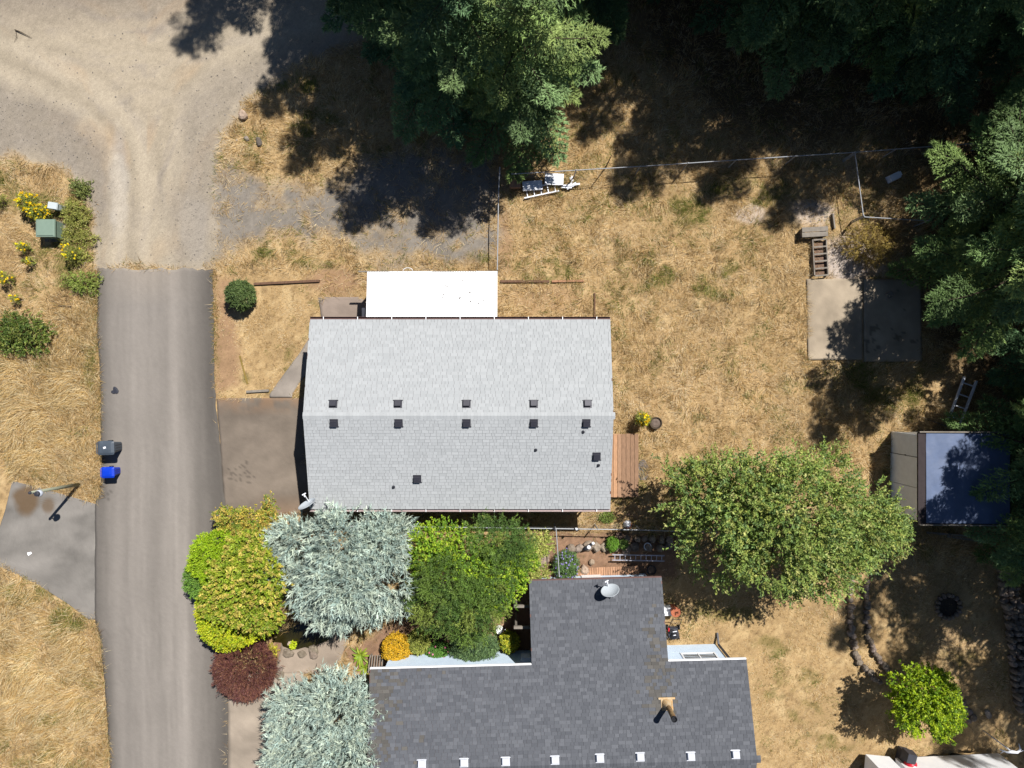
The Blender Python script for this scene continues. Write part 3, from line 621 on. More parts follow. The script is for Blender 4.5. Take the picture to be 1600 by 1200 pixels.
# golden maples by the road
x, y = g0(395, 880)
t = thing('golden_maple', 'tall yellow-green maple with tan seed clusters beside the road', 'tree', (x, y, 0))
bl = [B(372, 905, 3.2, 1.1, 1.2, .9), B(405, 900, 3.5, 1.1, 1.1, .9), B(385, 940, 3.0, 1.2, 1.0, .9), B(345, 935, 2.5, .8, .9, .7), B(415, 955, 2.6, .8, .8, .7), B(390, 860, 3.3, .9, .8, .8)]
limbs(t, (x, y, 0), bl, .12, 5)
crown(t, 'crown', bl, 2600, 14, .26, .09, .06, .7, [(150, 168, 48), (166, 172, 60), (130, 154, 44)], 41, thick=.55, bump=.3, freq=5)
crown(t, 'seed_clusters', [tuple(list(b[:3]) + [b[3] * 1.04, b[4] * 1.04, b[5] * 1.07]) for b in bl], 620, 30, .16, .08, .06, .95, [(196, 180, 92), (188, 172, 80), (180, 172, 78)], 42, thick=.15, bump=.3, freq=5, label='tan seed clusters', low=.1)
x, y = g0(345, 850); t = thing('lime_maple', 'dense bright lime-green maple mound at the road edge, top of the golden group', 'shrub', (x, y, 0))
bl = [B(335, 862, 1.9, .95, .8, .7), B(350, 848, 2.0, .8, .6, .6), B(322, 880, 1.6, .7, .6, .6), B(340, 895, 1.7, .7, .6, .6)]
limbs(t, (x, y, 0), bl, .07, 6)
crown(t, 'crown', bl, 2600, 12, .14, .065, .035, .6, [(158, 190, 32), (142, 178, 28), (174, 200, 48)], 43, thick=.2, bump=.18, freq=4)
x, y = g0(350, 975); t = thing('lime_maple', 'bright yellow-green maple mound at the road edge next to the purple dome', 'shrub', (x, y, 0))
bl = [B(345, 975, 1.9, .9, .9, .7), B(375, 985, 1.8, .8, .6, .6), B(330, 950, 1.6, .6, .7, .6), B(405, 975, 1.7, .8, .5, .6), B(355, 995, 1.4, .8, .5, .5)]
limbs(t, (x, y, 0), bl, .07, 7)
crown(t, 'crown', bl, 3000, 12, .15, .07, .04, .65, [(196, 200, 34), (178, 192, 36), (206, 206, 60), (150, 176, 40)], 44, thick=.25, bump=.26, freq=5)
x, y = g0(302, 908); t = thing('leafy_shrub', 'small mid-green shrub poking out over the road from under the maples', 'shrub', (x + .25, y, 0))
bl = [B(308, 905, 1.2, .5, .7, .5), B(320, 925, 1.2, .4, .5, .4)]; limbs(t, (x + .25, y, 0), bl, .04, 8)
crown(t, 'crown', bl, 600, 11, .18, .08, .04, .6, [(104, 144, 58), (120, 156, 62)], 45, thick=.5)
x, y = g0(395, 815); t = thing('flowering_shrub', 'straggly shrub of tan blossom and olive leaves at the end of the driveway', 'shrub', (x, y, 0))
bl = [B(365, 815, 1.7, .65, .6, .5), B(395, 822, 2.2, .8, .8, .6), B(400, 850, 2.5, .9, .8, .7), B(420, 825, 2.0, .6, .9, .5), B(422, 795, 1.5, .25, .6, .3), B(350, 806, 1.3, .4, .35, .3)]
limbs(t, (x, y, 0), bl, .06, 9)
crown(t, 'crown', bl, 1500, 11, .24, .085, .045, .7, [(178, 164, 66), (150, 156, 60), (196, 172, 84), (122, 146, 54)], 46, thick=.6, bump=.4, freq=5, gap=.38)

# bushy green tree between the houses
x, y = g0(735, 880); t = thing('bushy_tree', 'bushy lime and olive green tree between the two houses', 'tree', (x, y, 0))
bl1 = [B(690, 845, 2.9, 1.3, .9, .8), B(735, 865, 3.2, 1.3, .9, .9), B(780, 895, 3.0, 1.3, 1.0, .9), B(670, 870, 2.4, 1.0, .9, .7), B(800, 870, 2.4, 1.0, .8, .8), B(770, 930, 2.6, 1.0, .8, .7)]
bl2 = [B(772, 840, 3.6, 1.2, .9, .9), B(700, 905, 3.5, 1.3, 1.2, .9), B(740, 940, 3.2, 1.3, 1.1, .9), B(690, 950, 2.7, 1.2, 1.0, .8), B(735, 970, 2.4, 1.1, .9, .8), B(805, 855, 3.0, .8, .9, .8), B(665, 925, 2.4, .8, 1., .8), B(770, 905, 3.4, .9, .9, .8)]
limbs(t, (x, y, 0), bl2, .13, 10)
crown(t, 'crown', bl1, 2800, 13, .24, .085, .045, .7, [(146, 178, 44), (124, 160, 42), (166, 188, 56), (100, 138, 42)], 47, thick=.65, bump=.5, freq=6)
crown(t, 'fine_foliage', bl2, 3800, 14, .32, .12, .022, .6, [(98, 126, 54), (112, 138, 60), (86, 114, 52), (130, 146, 66)], 48, thick=.6, bump=.32, freq=5, label='feathery olive green sprays', colnoise=.8)
x, y = g0(838, 868); t = thing('climbing_shrub', 'pale yellow-green shrub trailing beside the bushy tree at the cross fence', 'shrub', (x, y, 0))
bl = [B(830, 870, 1.4, .4, 1.1, .5), B(845, 850, 1.0, .5, .5, .4), B(840, 895, 1.1, .5, .5, .4)]; limbs(t, (x, y, 0), bl, .04, 11)
crown(t, 'crown', bl, 800, 11, .2, .08, .04, .7, [(170, 176, 92), (186, 188, 104), (148, 162, 76)], 49, thick=.6, bump=.4)

# lime round tree lower right
x, y = g0(1425, 1085); t = thing('lime_tree', 'rounded bright lime-green tree between the stone paths', 'tree', (x, y, 0))
bl = [B(1425, 1075, 2.4, 1.0, .9, .8), B(1455, 1085, 2.6, 1.0, .9, .9), B(1435, 1110, 2.7, 1.0, .9, .9), B(1465, 1120, 2.3, .9, .8, .8), B(1410, 1095, 2.0, .6, .8, .6), B(1480, 1105, 1.9, .5, .8, .6), B(1445, 1135, 1.9, .9, .4, .6), B(1445, 1060, 2.0, 1.0, .5, .6)]
limbs(t, (x, y, 0), bl, .09, 12)
crown(t, 'crown', bl, 3400, 13, .22, .09, .048, .65, [(148, 174, 28), (124, 154, 26), (170, 190, 40), (102, 134, 30)], 50, thick=.75, bump=.5, freq=6, gap=.33)

def shrub(name, label, u, v, z, rx, ry, rz, cols, seed, n=900, nl=11, sl=.12, L=.06, W=.035, spread=.7, cat='shrub', thick=.3, bump=.2, freq=3., more=(), flower=None, m=None, quad=True, group=None):
    k = G(u, v, z); x, y = k.x, k.y; t = thing(name, label, cat, (x, y, 0), group); bl = [(x, y, z, rx, ry, rz)] + [B(*q) for q in more]
    mb = MB(); r_ = random.Random(seed)
    for _ in range(7):
        a = r_.uniform(0, 6.28); mb.tube([(x + .03 * math.cos(a), y + .03 * math.sin(a), -.05), (x + rx * .6 * math.cos(a), y + ry * .6 * math.sin(a), z)], [.025, .008], 5)
    obj('stem', mb, M_bark, t)
    crown(t, 'foliage', bl, n, nl, sl, L, W, spread, cols, seed, quad, m, thick=thick, bump=bump, freq=freq, low=-.8)
    if flower:
      fo_ = crown(t, 'flower', [tuple([b[0], b[1], b[2] + .05, b[3] * 1.06, b[4] * 1.06, b[5] * 1.15]) for b in bl], flower[0], flower[1], .05, .05, .045, 1., flower[2], seed + 1, True, thick=.1, bump=bump, freq=freq, low=.2); fo_['kind'] = 'stuff'
    return t
shrub('clipped_shrub', 'round clipped dark green shrub on the front lawn near the road', 376, 461, .62, .60, .62, .60, [(92, 112, 62), (104, 122, 68), (80, 100, 56)], 61, 2400, 10, .10, .055, .03, .8, bump=.2, freq=7, thick=.15)
shrub('laceleaf_maple', 'domed dark purple-brown laceleaf shrub at the road edge', 383, 1045, .85, 1.33, 1.30, .85, [(126, 84, 72), (110, 70, 64), (138, 96, 76), (98, 60, 60)], 62, 5200, 12, .16, .10, .02, .45, thick=.12, bump=.06, freq=4, quad=False)
shrub('golden_shrub', 'round golden yellow shrub in the garden bed beside the pale blue wall', 620, 1013, .55, .62, .66, .55, [(222, 178, 40), (208, 164, 32), (230, 192, 62), (190, 156, 40)], 63, 2200, 11, .08, .05, .03, .8, thick=.15, bump=.10, freq=6)
shrub('small_shrub', 'olive-green loose shrub just right of the golden shrub', 654, 1004, .45, .52, .48, .42, [(150, 158, 72), (168, 172, 88), (132, 144, 62)], 64, 1000, 10, .12, .06, .035, .8, thick=.4, bump=.3)
shrub('flowering_bush', 'small green bush with pink blossoms against the pale blue wall', 684, 1018, .4, .5, .36, .36, [(92, 136, 58), (108, 150, 66)], 65, 700, 10, .12, .07, .04, .8, thick=.4, bump=.3, flower=(12, 22, [(232, 130, 168), (240, 158, 186)]))
shrub('evergreen_shrub', 'spreading grey-green needled shrub under the bushy tree', 742, 1013, .7, 1.0, .62, .5, [(98, 124, 78), (112, 138, 88), (84, 110, 74)], 66, 1500, 12, .24, .12, .022, .6, thick=.5, bump=.35, quad=False, m=M_needle)
shrub('yellow_leaved_shrub', 'yellow-green shrub beside the pergola posts at the dark roof', 796, 1003, .5, .42, .42, .42, [(176, 180, 50), (198, 190, 60), (132, 150, 48)], 67, 700, 10, .12, .07, .04, .8, thick=.5, bump=.35)
def ferny(u, v, label, seed, cols, n=16, L=.75, z0=.05, W=.11, name='strappy_plant'):
    x, y = g0(u, v); t = thing(name, label, 'plant', (x, y, 0)); r_ = np.random.default_rng(seed)
    for i in range(n):
        a = i * 2.4 + r_.normal(0, .2); el = r_.uniform(.35, 1.1); q = np.linspace(0, 1, 6); Ln = L * r_.uniform(.7, 1.1)
        mb = MB(); mb.col = C(*cols[i % len(cols)]) * r_.uniform(.8, 1.2); vs = []
        for s_ in q:
            rr = Ln * s_ * math.cos(el); zz = z0 + Ln * (s_ * math.sin(el) - .75 * s_ * s_ * math.sin(el)); w_ = W * .5 * math.sin(math.pi * min(1, s_ * .85 + .12))
            vs += [(x + rr * math.cos(a) - w_ * math.sin(a), y + rr * math.sin(a) + w_ * math.cos(a), zz), (x + rr * math.cos(a), y + rr * math.sin(a), zz - .02), (x + rr * math.cos(a) + w_ * math.sin(a), y + rr * math.sin(a) - w_ * math.cos(a), zz)]
        fs = []
        for k in range(5):
            for j in (0, 1): fs.append((3 * k + j, 3 * k + j + 1, 3 * k + j + 4, 3 * k + j + 3))
        mb.add(vs, fs); obj('leaf', mb, M_leaf, t)
    return t
ferny(564, 1022, 'spiky yellow-green plant with strap leaves in the brown bed, the upper of two', 71, [(170, 196, 60), (146, 178, 52), (196, 210, 84)])
ferny(570, 1043, 'spiky yellow-green plant with strap leaves, the lower of two, nearest the dark roof', 72, [(178, 196, 66), (150, 180, 56)], 12, .55)

# ragwort
YEL = [(250, 216, 20), (255, 230, 44), (244, 204, 16)]
def ragwort(u, v, rx, ry, z, seed, label, n=26):
    shrub('yellow_flower', label, u, v, z, rx, ry, z * .9, [(128, 140, 60), (150, 156, 70)], seed, int(n * 9), 8, .16, .08, .025, .7, 'flower', .8, .3, flower=(int(n * 1.5), 26, YEL), group='yellow wildflowers', quad=False)
ragwort(46, 317, .42, .38, .55, 81, 'largest clump of yellow wildflowers, upper half, left of the small pale utility box', 34)
ragwort(62, 333, .50, .34, .5, 82, 'largest clump of yellow wildflowers, lower half, just above the green utility box', 38)
ragwort(38, 387, .2, .18, .45, 83, 'small yellow wildflower tuft below and left of the green utility box', 9)
ragwort(46, 408, .14, .12, .4, 84, 'tiny yellow wildflower below the small tuft left of the road', 5)
ragwort(114, 395, .36, .36, .5, 85, 'yellow-green wildflower clump below and right of the green utility box', 12)
ragwort(10, 434, .26, .24, .45, 86, 'yellow wildflowers at the left edge of the photo above the green weeds', 10)
ragwort(25, 467, .16, .14, .4, 87, 'lowest small yellow wildflower above the tall dry grass', 5)
ragwort(1, 314, .14, .2, .4, 88, 'yellow wildflower cut by the left edge of the photo', 5)
ragwort(1004, 655, .25, .25, .7, 89, 'bright yellow flower clump beside the round planter in the back yard', 30)
shrub('bramble_bush', 'tangled dark green weeds in the dry grass left of the road', 30, 522, .35, 1.5, .95, .4, [(104, 122, 52), (84, 106, 46), (126, 134, 64)], 91, 1000, 9, .2, .09, .05, .8, 'plant', .8, .5, freq=5)
shrub('leafy_weed', 'bright green weeds between the green utility box and the gravel edge', 120, 342, .16, .6, .8, .18, [(150, 152, 74), (136, 142, 66), (166, 164, 92)], 92, 800, 9, .2, .09, .03, .8, 'plant', .8, .7, more=[(112, 330, .15, .5, .4, .16), (132, 372, .14, .6, .3, .14), (108, 372, .12, .4, .5, .12), (128, 402, .12, .5, .3, .12)])
shrub('leafy_weed', 'dark green weeds at the gravel corner above the pale utility box', 128, 296, .12, .5, .42, .12, [(110, 122, 66), (124, 132, 70)], 93, 170, 9, .2, .09, .04, .8, 'plant', .9, .7)
shrub('leafy_weed', 'green weeds on the dry bank left of the asphalt start', 130, 442, .2, .9, .5, .2, [(124, 142, 62), (144, 156, 76)], 94, 300, 9, .2, .09, .03, .8, 'plant', .8, .6)
shrub('dry_shrub', 'twiggy golden-brown shrub in the shade between the planter frame and the short fence', 1358, 382, .5, 1.2, .8, .5, [(150, 128, 62), (118, 96, 56), (172, 150, 78)], 95, 700, 9, .35, .16, .02, .7, 'shrub', .8, .5, quad=False)

# ------------------------------------------------------------ houses
def plane_basis(o_, a, b_):
    a = Vector(a).normalized(); b_ = Vector(b_).normalized(); n = a.cross(b_).normalized(); return o_, a, b_, n
def shingle_proto(wd, L, th, tint, m):
    mb = MB(); mb.col = tint; g = .004
    mb.add([(g, 0, 0), (wd - g, 0, 0), (wd - g, L, 0.001), (g, L, 0.001), (g, 0, th), (wd - g, 0, th), (wd - g, L, .003), (g, L, .003)],
           [(4, 5, 6, 7), (0, 1, 5, 4), (1, 2, 6, 5), (3, 0, 4, 7)])
    return mb.mesh('shingle', m)
def shingle_roof(roof, origin, a, b_, rows, xr, tints, m, e=.142, seed=0, nsep=300, Mx=None, stain=None):
    "courses of tabs on a slope: a along the eave, b_ up the slope; xr(row) gives the spans covered in that row"
    r_ = random.Random(seed); o_, a, b_, n = plane_basis(Vector(origin), a, b_); wds = (.15, .20, .25, .31)
    protos = {}; tabs = []
    for r in range(rows):
        for x0, x1 in xr(r):
            x = x0 - r_.uniform(0, .2); nt0 = len(tints) // 2 if stain else len(tints)
            while x < x1:
                wd = r_.choice(wds); xa = max(x, x0); xb = min(x + wd, x1)
                if xb - xa > .05: tabs.append((xa, r * e, xb - xa, r_.randrange(nt0) + (nt0 if stain and r_.random() < stain(o_ + a * xa + b_ * (r * e)) else 0), r_.choice((.009, .013, .017)), abs((xb - xa) - wd) < 1e-6))
                x += wd
    campos = Vector((0, 0, H)); pos = [(o_ + a * (t[0] + t[2] / 2) + b_ * t[1]) for t in tabs]
    if Mx: pos = [Mx @ p for p in pos]
    order = sorted([i for i in range(len(tabs)) if tabs[i][5]], key=lambda i: (pos[i] - campos).length); sep = set(order[:nsep])
    mb = MB(); org = root_loc(roof) if Mx is None else Vector((0, 0, 0))
    for i, (x, y, wd, ti, th, full) in enumerate(tabs):
        base = o_ + a * x + b_ * y + n * .004
        if i in sep:
            key = (wd, ti, th)
            if key not in protos: protos[key] = shingle_proto(wd, e + .012, th, tints[ti], m)
            so_ = bpy.data.objects.new('shingle', protos[key]); col.objects.link(so_); so_.parent = roof
            M4 = Matrix((a, b_, n)).transposed().to_4x4(); M4.translation = base - org; so_.matrix_local = M4
        else:
            mb.col = tints[ti]; L = e + .012; g = .004; q = [(g, 0, 0), (wd - g, 0, 0), (wd - g, L, .001), (g, L, .001), (g, 0, th), (wd - g, 0, th), (wd - g, L, .003), (g, L, .003)]
            mb.add([base + a * p[0] + b_ * p[1] + n * p[2] for p in q], [(4, 5, 6, 7), (0, 1, 5, 4), (1, 2, 6, 5), (3, 0, 4, 7)])
    me = mb.mesh('shingle_field', m, org); s = bpy.data.objects.new('shingle_field', me); col.objects.link(s); s.parent = roof; s['kind'] = 'stuff'
def window(parent, cx, cy, z0, wd, ht, axis_, out, fr=M_white):
    "window on a wall: axis_ 'x' runs along x facing +-y, 'y' along y facing +-x"
    f = MB(); p = MB()
    def put(mb, da, dz, la, lz, dep, off):
        c = (cx + da, cy + out * off, z0 + dz) if axis_ == 'x' else (cx + out * off, cy + da, z0 + dz)
        mb.box(c, (la, dep, lz) if axis_ == 'x' else (dep, la, lz))
    for s in (-1, 1):
        put(f, s * (wd / 2 + .03), 0, .07, ht + .14, .07, .02); put(f, 0, s * (ht / 2 + .03), wd, .07, .07, .02)
    put(f, 0, 0, .05, ht, .05, .02)
    for s in (-1, 1): put(p, s * (wd / 4 + .012), 0, wd / 2 - .03, ht, .012, .012)
    fo = obj('window', f, fr, parent); obj('pane', p, M_glass, fo)
def lap_wall(mb, x0, x1, y0, y1, z0, z1, out):
    "lapped boards on one side of a wall running from (x0,y0) to (x1,y1)"
    n = max(1, int((z1 - z0) / .18)); d = Vector((x1 - x0, y1 - y0, 0)); L = d.length; d.normalize(); o_ = Vector((out[0], out[1], 0))
    for i in range(n):
        a = z0 + (z1 - z0) * i / n; b_ = z0 + (z1 - z0) * (i + 1) / n; p = Vector((x0, y0, 0)); q = p + d * L
        mb.add([p + o_ * .022 + Vector((0, 0, a)), q + o_ * .022 + Vector((0, 0, a)), q + o_ * .004 + Vector((0, 0, b_)), p + o_ * .004 + Vector((0, 0, b_)), p + Vector((0, 0, a)), q + Vector((0, 0, a))], [(0, 1, 2, 3), (4, 5, 1, 0)])

# --- house 1: pale roof
h1 = thing('manufactured_house', 'long single-storey house with a pale grey shingle gable roof beside the asphalt road', 'house', (-2.3, -1.35, 0))
X0, X1, YN, YS, YR, ZE, ZR = -9.03, 4.39, 2.86, -5.56, -1.37, 2.98, 4.02
wx0, wx1, wyn, wys = X0 + .45, X1 - .35, YN - .35, YS + .35
mb = MB(); mb.box(((wx0 + wx1) / 2, (wyn + wys) / 2, 1.3), (wx1 - wx0, wyn - wys, 2.76))
for xx in (wx0 + .01, wx1 - .01):
    zt = ZE - .02 + .35 * (ZR - ZE) / (YN - YR)
    mb.add([(xx, wyn, 2.6), (xx, wys, 2.6), (xx, wys, zt - .1), (xx, YR, ZR - .12), (xx, wyn, zt - .1)], [(0, 1, 2, 3, 4)])
lap_wall(mb, wx0, wx1, wyn, wyn, .3, 2.66, (0, 1)); lap_wall(mb, wx0, wx1, wys, wys, .3, 2.66, (0, -1)); lap_wall(mb, wx0, wx0, wys, wyn, .3, 2.6, (-1, 0)); lap_wall(mb, wx1, wx1, wys, wyn, .3, 2.6, (1, 0))
obj('wall', mb, M_siding, h1)
mb = MB()   # skirting
for (c, d) in ((((wx0 + wx1) / 2, wyn + .03, .14), (wx1 - wx0, .03, .34)), (((wx0 + wx1) / 2, wys - .03, .14), (wx1 - wx0, .03, .34)), ((wx0 - .03, YR, .14), (.03, wyn - wys, .34)), ((wx1 + .03, YR, .14), (.03, wyn - wys, .34))): mb.box(c, d)
obj('skirting', mb, M_dark, h1)
for cx in (-6.9, 1.6): window(h1, cx, wyn, 1.65, 1.3, 1.0, 'x', 1)
for cx in (-7.2, -4.0, -.8, 2.6): window(h1, cx, wys, 1.65, 1.2, .95, 'x', -1)
for cy in (-3.2, .6): window(h1, wx0, cy, 1.65, 1.4, 1.1, 'y', -1)
window(h1, wx1, .9, 1.65, 1.2, 1.0, 'y', 1)
mb = MB(); mb.box((wx1 + .03, -3.7, 1.3), (.06, 1.7, 2.0)); d_ = obj('door', mb, M_white, h1)
mb = MB(); mb.box((wx1 + .068, -4.1, 1.3), (.01, .7, 1.8)); mb.box((wx1 + .068, -3.3, 1.3), (.01, .7, 1.8)); obj('pane', mb, M_glass, d_)
mb = MB(); mb.box((-5.2, wyn + .03, 1.3), (.95, .06, 2.0)); d_ = obj('door', mb, M_white, h1)
mb = MB(); mb.lathe((-4.82, wyn + .07, 1.25), [(.0, 0), (.03, .01), (.03, .04), (0, .06)], 10, (0, 1, 0)); obj('handle', mb, M_galv, d_)
mb = MB(); th = .1
mb.add([(X0, YN, ZE), (X1, YN, ZE), (X1, YR, ZR), (X0, YR, ZR), (X0, YS, ZE), (X1, YS, ZE), (X0, YN, ZE - th), (X1, YN, ZE - th), (X1, YR, ZR - th), (X0, YR, ZR - th), (X0, YS, ZE - th), (X1, YS, ZE - th)],
       [(0, 3, 2, 1), (3, 4, 5, 2), (6, 7, 8, 9), (9, 8, 11, 10), (0, 1, 7, 6), (4, 10, 11, 5), (0, 6, 9, 3), (3, 9, 10, 4), (1, 2, 8, 7), (2, 5, 11, 8)])
r1 = obj('roof', mb, M_trim, h1)
slope = math.hypot(YN - YR, ZR - ZE); rows = int(slope / .142)
tl = [lin((v_, v_ + 4, v_ + 7)) / KEXP * .88 for v_ in (200, 204, 206, 207, 210, 202)]
shingle_roof(r1, (X0, YS - .02, ZE + .002), (1, 0, 0), (0, YR - YS, ZR - ZE), rows, lambda r: [(0, X1 - X0)], tl, M_shL, seed=1, nsep=150)
shingle_roof(r1, (X1, YN + .02, ZE + .002), (-1, 0, 0), (0, YR - YN, ZR - ZE), rows, lambda r: [(0, X1 - X0)], tl, M_shL, seed=2, nsep=150)
mb = MB(); rr = random.Random(4); x = X0 - .01
while x < X1:
    s_ = (ZR - ZE) / (YR - YS); mb.col = rr.choice(tl); d = .15
    mb.add([(x, YR - d, ZR - d * s_ + .026), (x + .16, YR - d, ZR - d * s_ + .018), (x + .16, YR, ZR + .020), (x, YR, ZR + .030), (x + .16, YR + d, ZR - d * s_ + .018), (x, YR + d, ZR - d * s_ + .026)], [(0, 1, 2, 3), (3, 2, 4, 5)]); x += .145
obj('ridge_cap', mb, M_shL, r1, kind='stuff')
for yy, nm in ((YN, 1), (YS, -1)):      # gutters
    mb = MB(); o_ = yy + nm * .03
    for dy, w_, z_, h_ in ((0, .012, ZE - .09, .1), (.11, .012, ZE - .085, .11), (.055, .11, ZE - .14, .012)): mb.box(((X0 + X1) / 2, o_ + nm * dy, z_), (X1 - X0 + .04, w_, h_))
    g_ = obj('gutter', mb, mat('gutter_paint', C(205, 186, 184), .5, .05, 4, .05) if nm < 0 else M_trim, h1)
    mb = MB()
    for i in range(9): mb.box((X0 + .6 + i * (X1 - X0 - 1.2) / 8, o_ + nm * .055, ZE - .035), (.03, .13, .012))
    obj('bracket', mb, M_white, g_)
    mb = MB(); xx = X0 + .25 if nm > 0 else X1 - .25; mb.box((xx, (wyn + .05) if nm > 0 else wys - .05, 1.35), (.07, .07, 2.65)); obj('downpipe', mb, M_white, g_)
def slope_z1(y): return ZR - abs(y - YR) * (ZR - ZE) / (YN - YR)
def on_roof1(u, v):
    y = (600 - v) / F * 30.8
    for _ in range(6): z = slope_z1(y); y = (600 - v) / F * (H - z)
    return Vector(((u - 800) / F * (H - z), y, z))
def vent_mesh(m, sgn, s=1.0, name='roof_vent'):
    mb = MB(); mb.box((0, 0, .012), (.36 * s, .36 * s, .012)); mb.box((0, 0, .07), (.22 * s, .22 * s, .11)); mb.box((0, -.01, .135), (.30 * s, .28 * s, .035), taper=.86)
    mb.box((0, -.155 * s, .03), (.42 * s, .03, .03)); return mb.mesh(name, m)
M_flash = mat('dark_vent', C(68, 68, 78), .45, .12, 8, .1, metal=.2)
vm1 = vent_mesh(M_flash, 1)
ang = math.atan2(ZR - ZE, YN - YR)
for (u, v) in [(521, 631), (622, 631), (729, 631), (834, 631), (918, 631), (522, 661), (623, 661), (729, 661), (834, 661), (916, 661), (932, 713), (652, 748)]:
    p = on_roof1(u, v); o = obj('roof_vent', vm1, None); o.parent = r1; south = p.y < YR
    o.location = p - h1.location + Vector((0, 0, .02)); o.rotation_euler = (ang, 0, 0) if south else (ang, 0, math.pi)
for (u, v, hh) in [(911, 675, .09), (837, 703, .12), (935, 727, .14), (615, 761, .12), (1e9, 0, 0)]:
    if u > 1e6: break
    p = on_roof1(u, v); mb = MB(); mb.lathe(p, [(.08, -.01), (.075, .03), (.04, .07), (.035, hh), (.025, hh), (.025, .02)], 12); obj('vent_pipe', mb, M_dark, r1, smooth=False)

# carport / lean-to with white corrugated roof
cx0, cx1 = -6.58, -.66; cyn, cys = 5.10, 2.80; czn, czs = 2.42, 2.72
cp = thing('lean_to', 'lean-to porch with a white corrugated metal roof on the side of the pale-roofed house', 'porch', ((cx0 + cx1) / 2, 4, 0))
M_corr = mat('white_corrugated_metal', C(252, 253, 255, 1.35), .4, .03, 2, .05)
ns = 6; wdt = (cx1 - cx0) / ns
for i in range(ns):
    mb = MB(); n = int(wdt / .0125) // 4 * 4; vs = []; xa = cx0 + i * wdt; tw = wdt - .006
    for j in range(n + 1):
        xx = xa + tw * j / n; zz = .014 * math.sin(2 * math.pi * (xx - cx0) / .115) + .004 * (i % 2)
        vs += [(xx, cyn + .012 * ((i * 7) % 3), czn + zz), (xx, cys, czs + zz)]
    mb.add(vs, [(2 * j, 2 * j + 2, 2 * j + 3, 2 * j + 1) for j in range(n)]); rsht = obj('roof_sheet', mb, M_corr, cp)
mb = MB(); rr = random.Random(9)
for (u, v) in [(695, 446), (698, 447), (719, 464), (692, 464), (706, 443), (723, 438), (734, 457), (755, 470), (713, 467), (735, 471), (681, 437), (693, 460), (718, 466), (748, 474)]:
    p = G(u, v, 2.6); mb.rock((p.x, p.y, czn + (cyn - p.y) / (cyn - cys) * (czs - czn) + .012), (.05 + .03 * rr.random(), .05, .015), u)
obj('leaf_litter', mb, M_bark, cp, kind='stuff')
mb = MB(); mb.bar((cx0 - .4, cyn + .02, czn - .07), (cx1 + .02, cyn + .02, czn - .07), .05, .12); obj('beam', mb, M_wood_g, cp)
for i in range(4):
    x = cx0 + .15 + i * (cx1 - cx0 - .3) / 3; mb = MB(); mb.box((x, cyn - .08, (czn - .13) / 2), (.1, .1, czn - .13)); obj('post', mb, M_white, cp)
mb = MB()
for i in range(9): x = cx0 + .2 + i * (cx1 - cx0 - .4) / 8; mb.bar((x, cyn - .1, czn - .1), (x, cys, czs - .1), .045, .12)
obj('rafter', mb, M_wood_g, cp, kind='stuff')
mb = MB(); mb.box((cx0 - .12, 3.05, 1.15), (.3, .85, 2.3)); mb.box((cx0 - .28, 3.35, .95), (.05, .05, 1.9)); obj('screen_panel', mb, M_dark, cp)
mb = MB(); pts = [(-4.75 + .22 * math.cos(a), 5.16 + .14 * math.sin(a) , 2.3) for a in np.linspace(0, 6.28, 18)]; mb.tube(pts, .014, 5)
single('garden_hose', mb, M_whitep, 'white hose loop hanging over the outer edge of the white corrugated roof', 'hose', smooth=True)

# --- house 2: dark roof, turned slightly
h2 = thing('dark_roofed_house', 'pale blue house with an L-shaped slate-grey shingle roof at the bottom of the photo', 'house', (3.0, -12.0, 0))
A2 = R(1.5); c2 = h2.location.copy(); RM = Matrix.Translation(c2) @ Matrix.Rotation(A2, 4, 'Z') @ Matrix.Translation(-c2)
# built in the house's own straight axes, the root is turned at the end
eW, eM, rY = -8.86, -12.28, -16.10; zR2 = 4.6; k2 = .276
def z2(y): return zR2 - k2 * abs(y - rY)
xa, xb, xc, xd = -6.25, .85, 6.85, 10.28; sB = -23.3
mb = MB(); T_ = .1
def slab(pts):
    n = len(pts); vs = [(x, y, z2(y)) for x, y in pts] + [(x, y, z2(y) - T_) for x, y in pts]
    mb.add(vs, [tuple(range(n)), tuple(range(2 * n - 1, n - 1, -1))] + [((i + 1) % n, i, i + n, (i + 1) % n + n) for i in range(n)])
slab([(xa, rY), (xd, rY), (xd, eM), (xc, eM), (xc, eW), (xb, eW), (xb, eM), (xa, eM)]); slab([(xa, sB), (xd, sB), (xd, rY), (xa, rY)])
r2 = obj('roof', mb, M_trim, h2)
mb = MB()
def wallbox(x0, x1, y0, y1, ztop):
    mb.add([(x0, y0, -.1), (x1, y0, -.1), (x1, y1, -.1), (x0, y1, -.1), (x0, y0, z2(y0) - T_ - .01), (x1, y0, z2(y0) - T_ - .01), (x1, y1, z2(y1) - T_ - .01), (x0, y1, z2(y1) - T_ - .01)], [(0, 1, 5, 4), (1, 2, 6, 5), (2, 3, 7, 6), (3, 0, 4, 7), (4, 5, 6, 7)])
ov = .62
wallbox(xa + .35, xd - .35, rY, eM - ov, 0); wallbox(xa + .35, xd - .35, sB + .5, rY - .002, 0); wallbox(xb + .3, xc - .3, eM - ov - .1, eW - .5, 0)
lap_wall(mb, xa + .35, xb + .3, eM - ov, eM - ov, 0, 3.1, (0, 1)); lap_wall(mb, xc - .3, xd - .35, eM - ov, eM - ov, 0, 3.1, (0, 1)); lap_wall(mb, xb + .3, xc - .3, eW - .5, eW - .5, 0, 2.3, (0, 1))
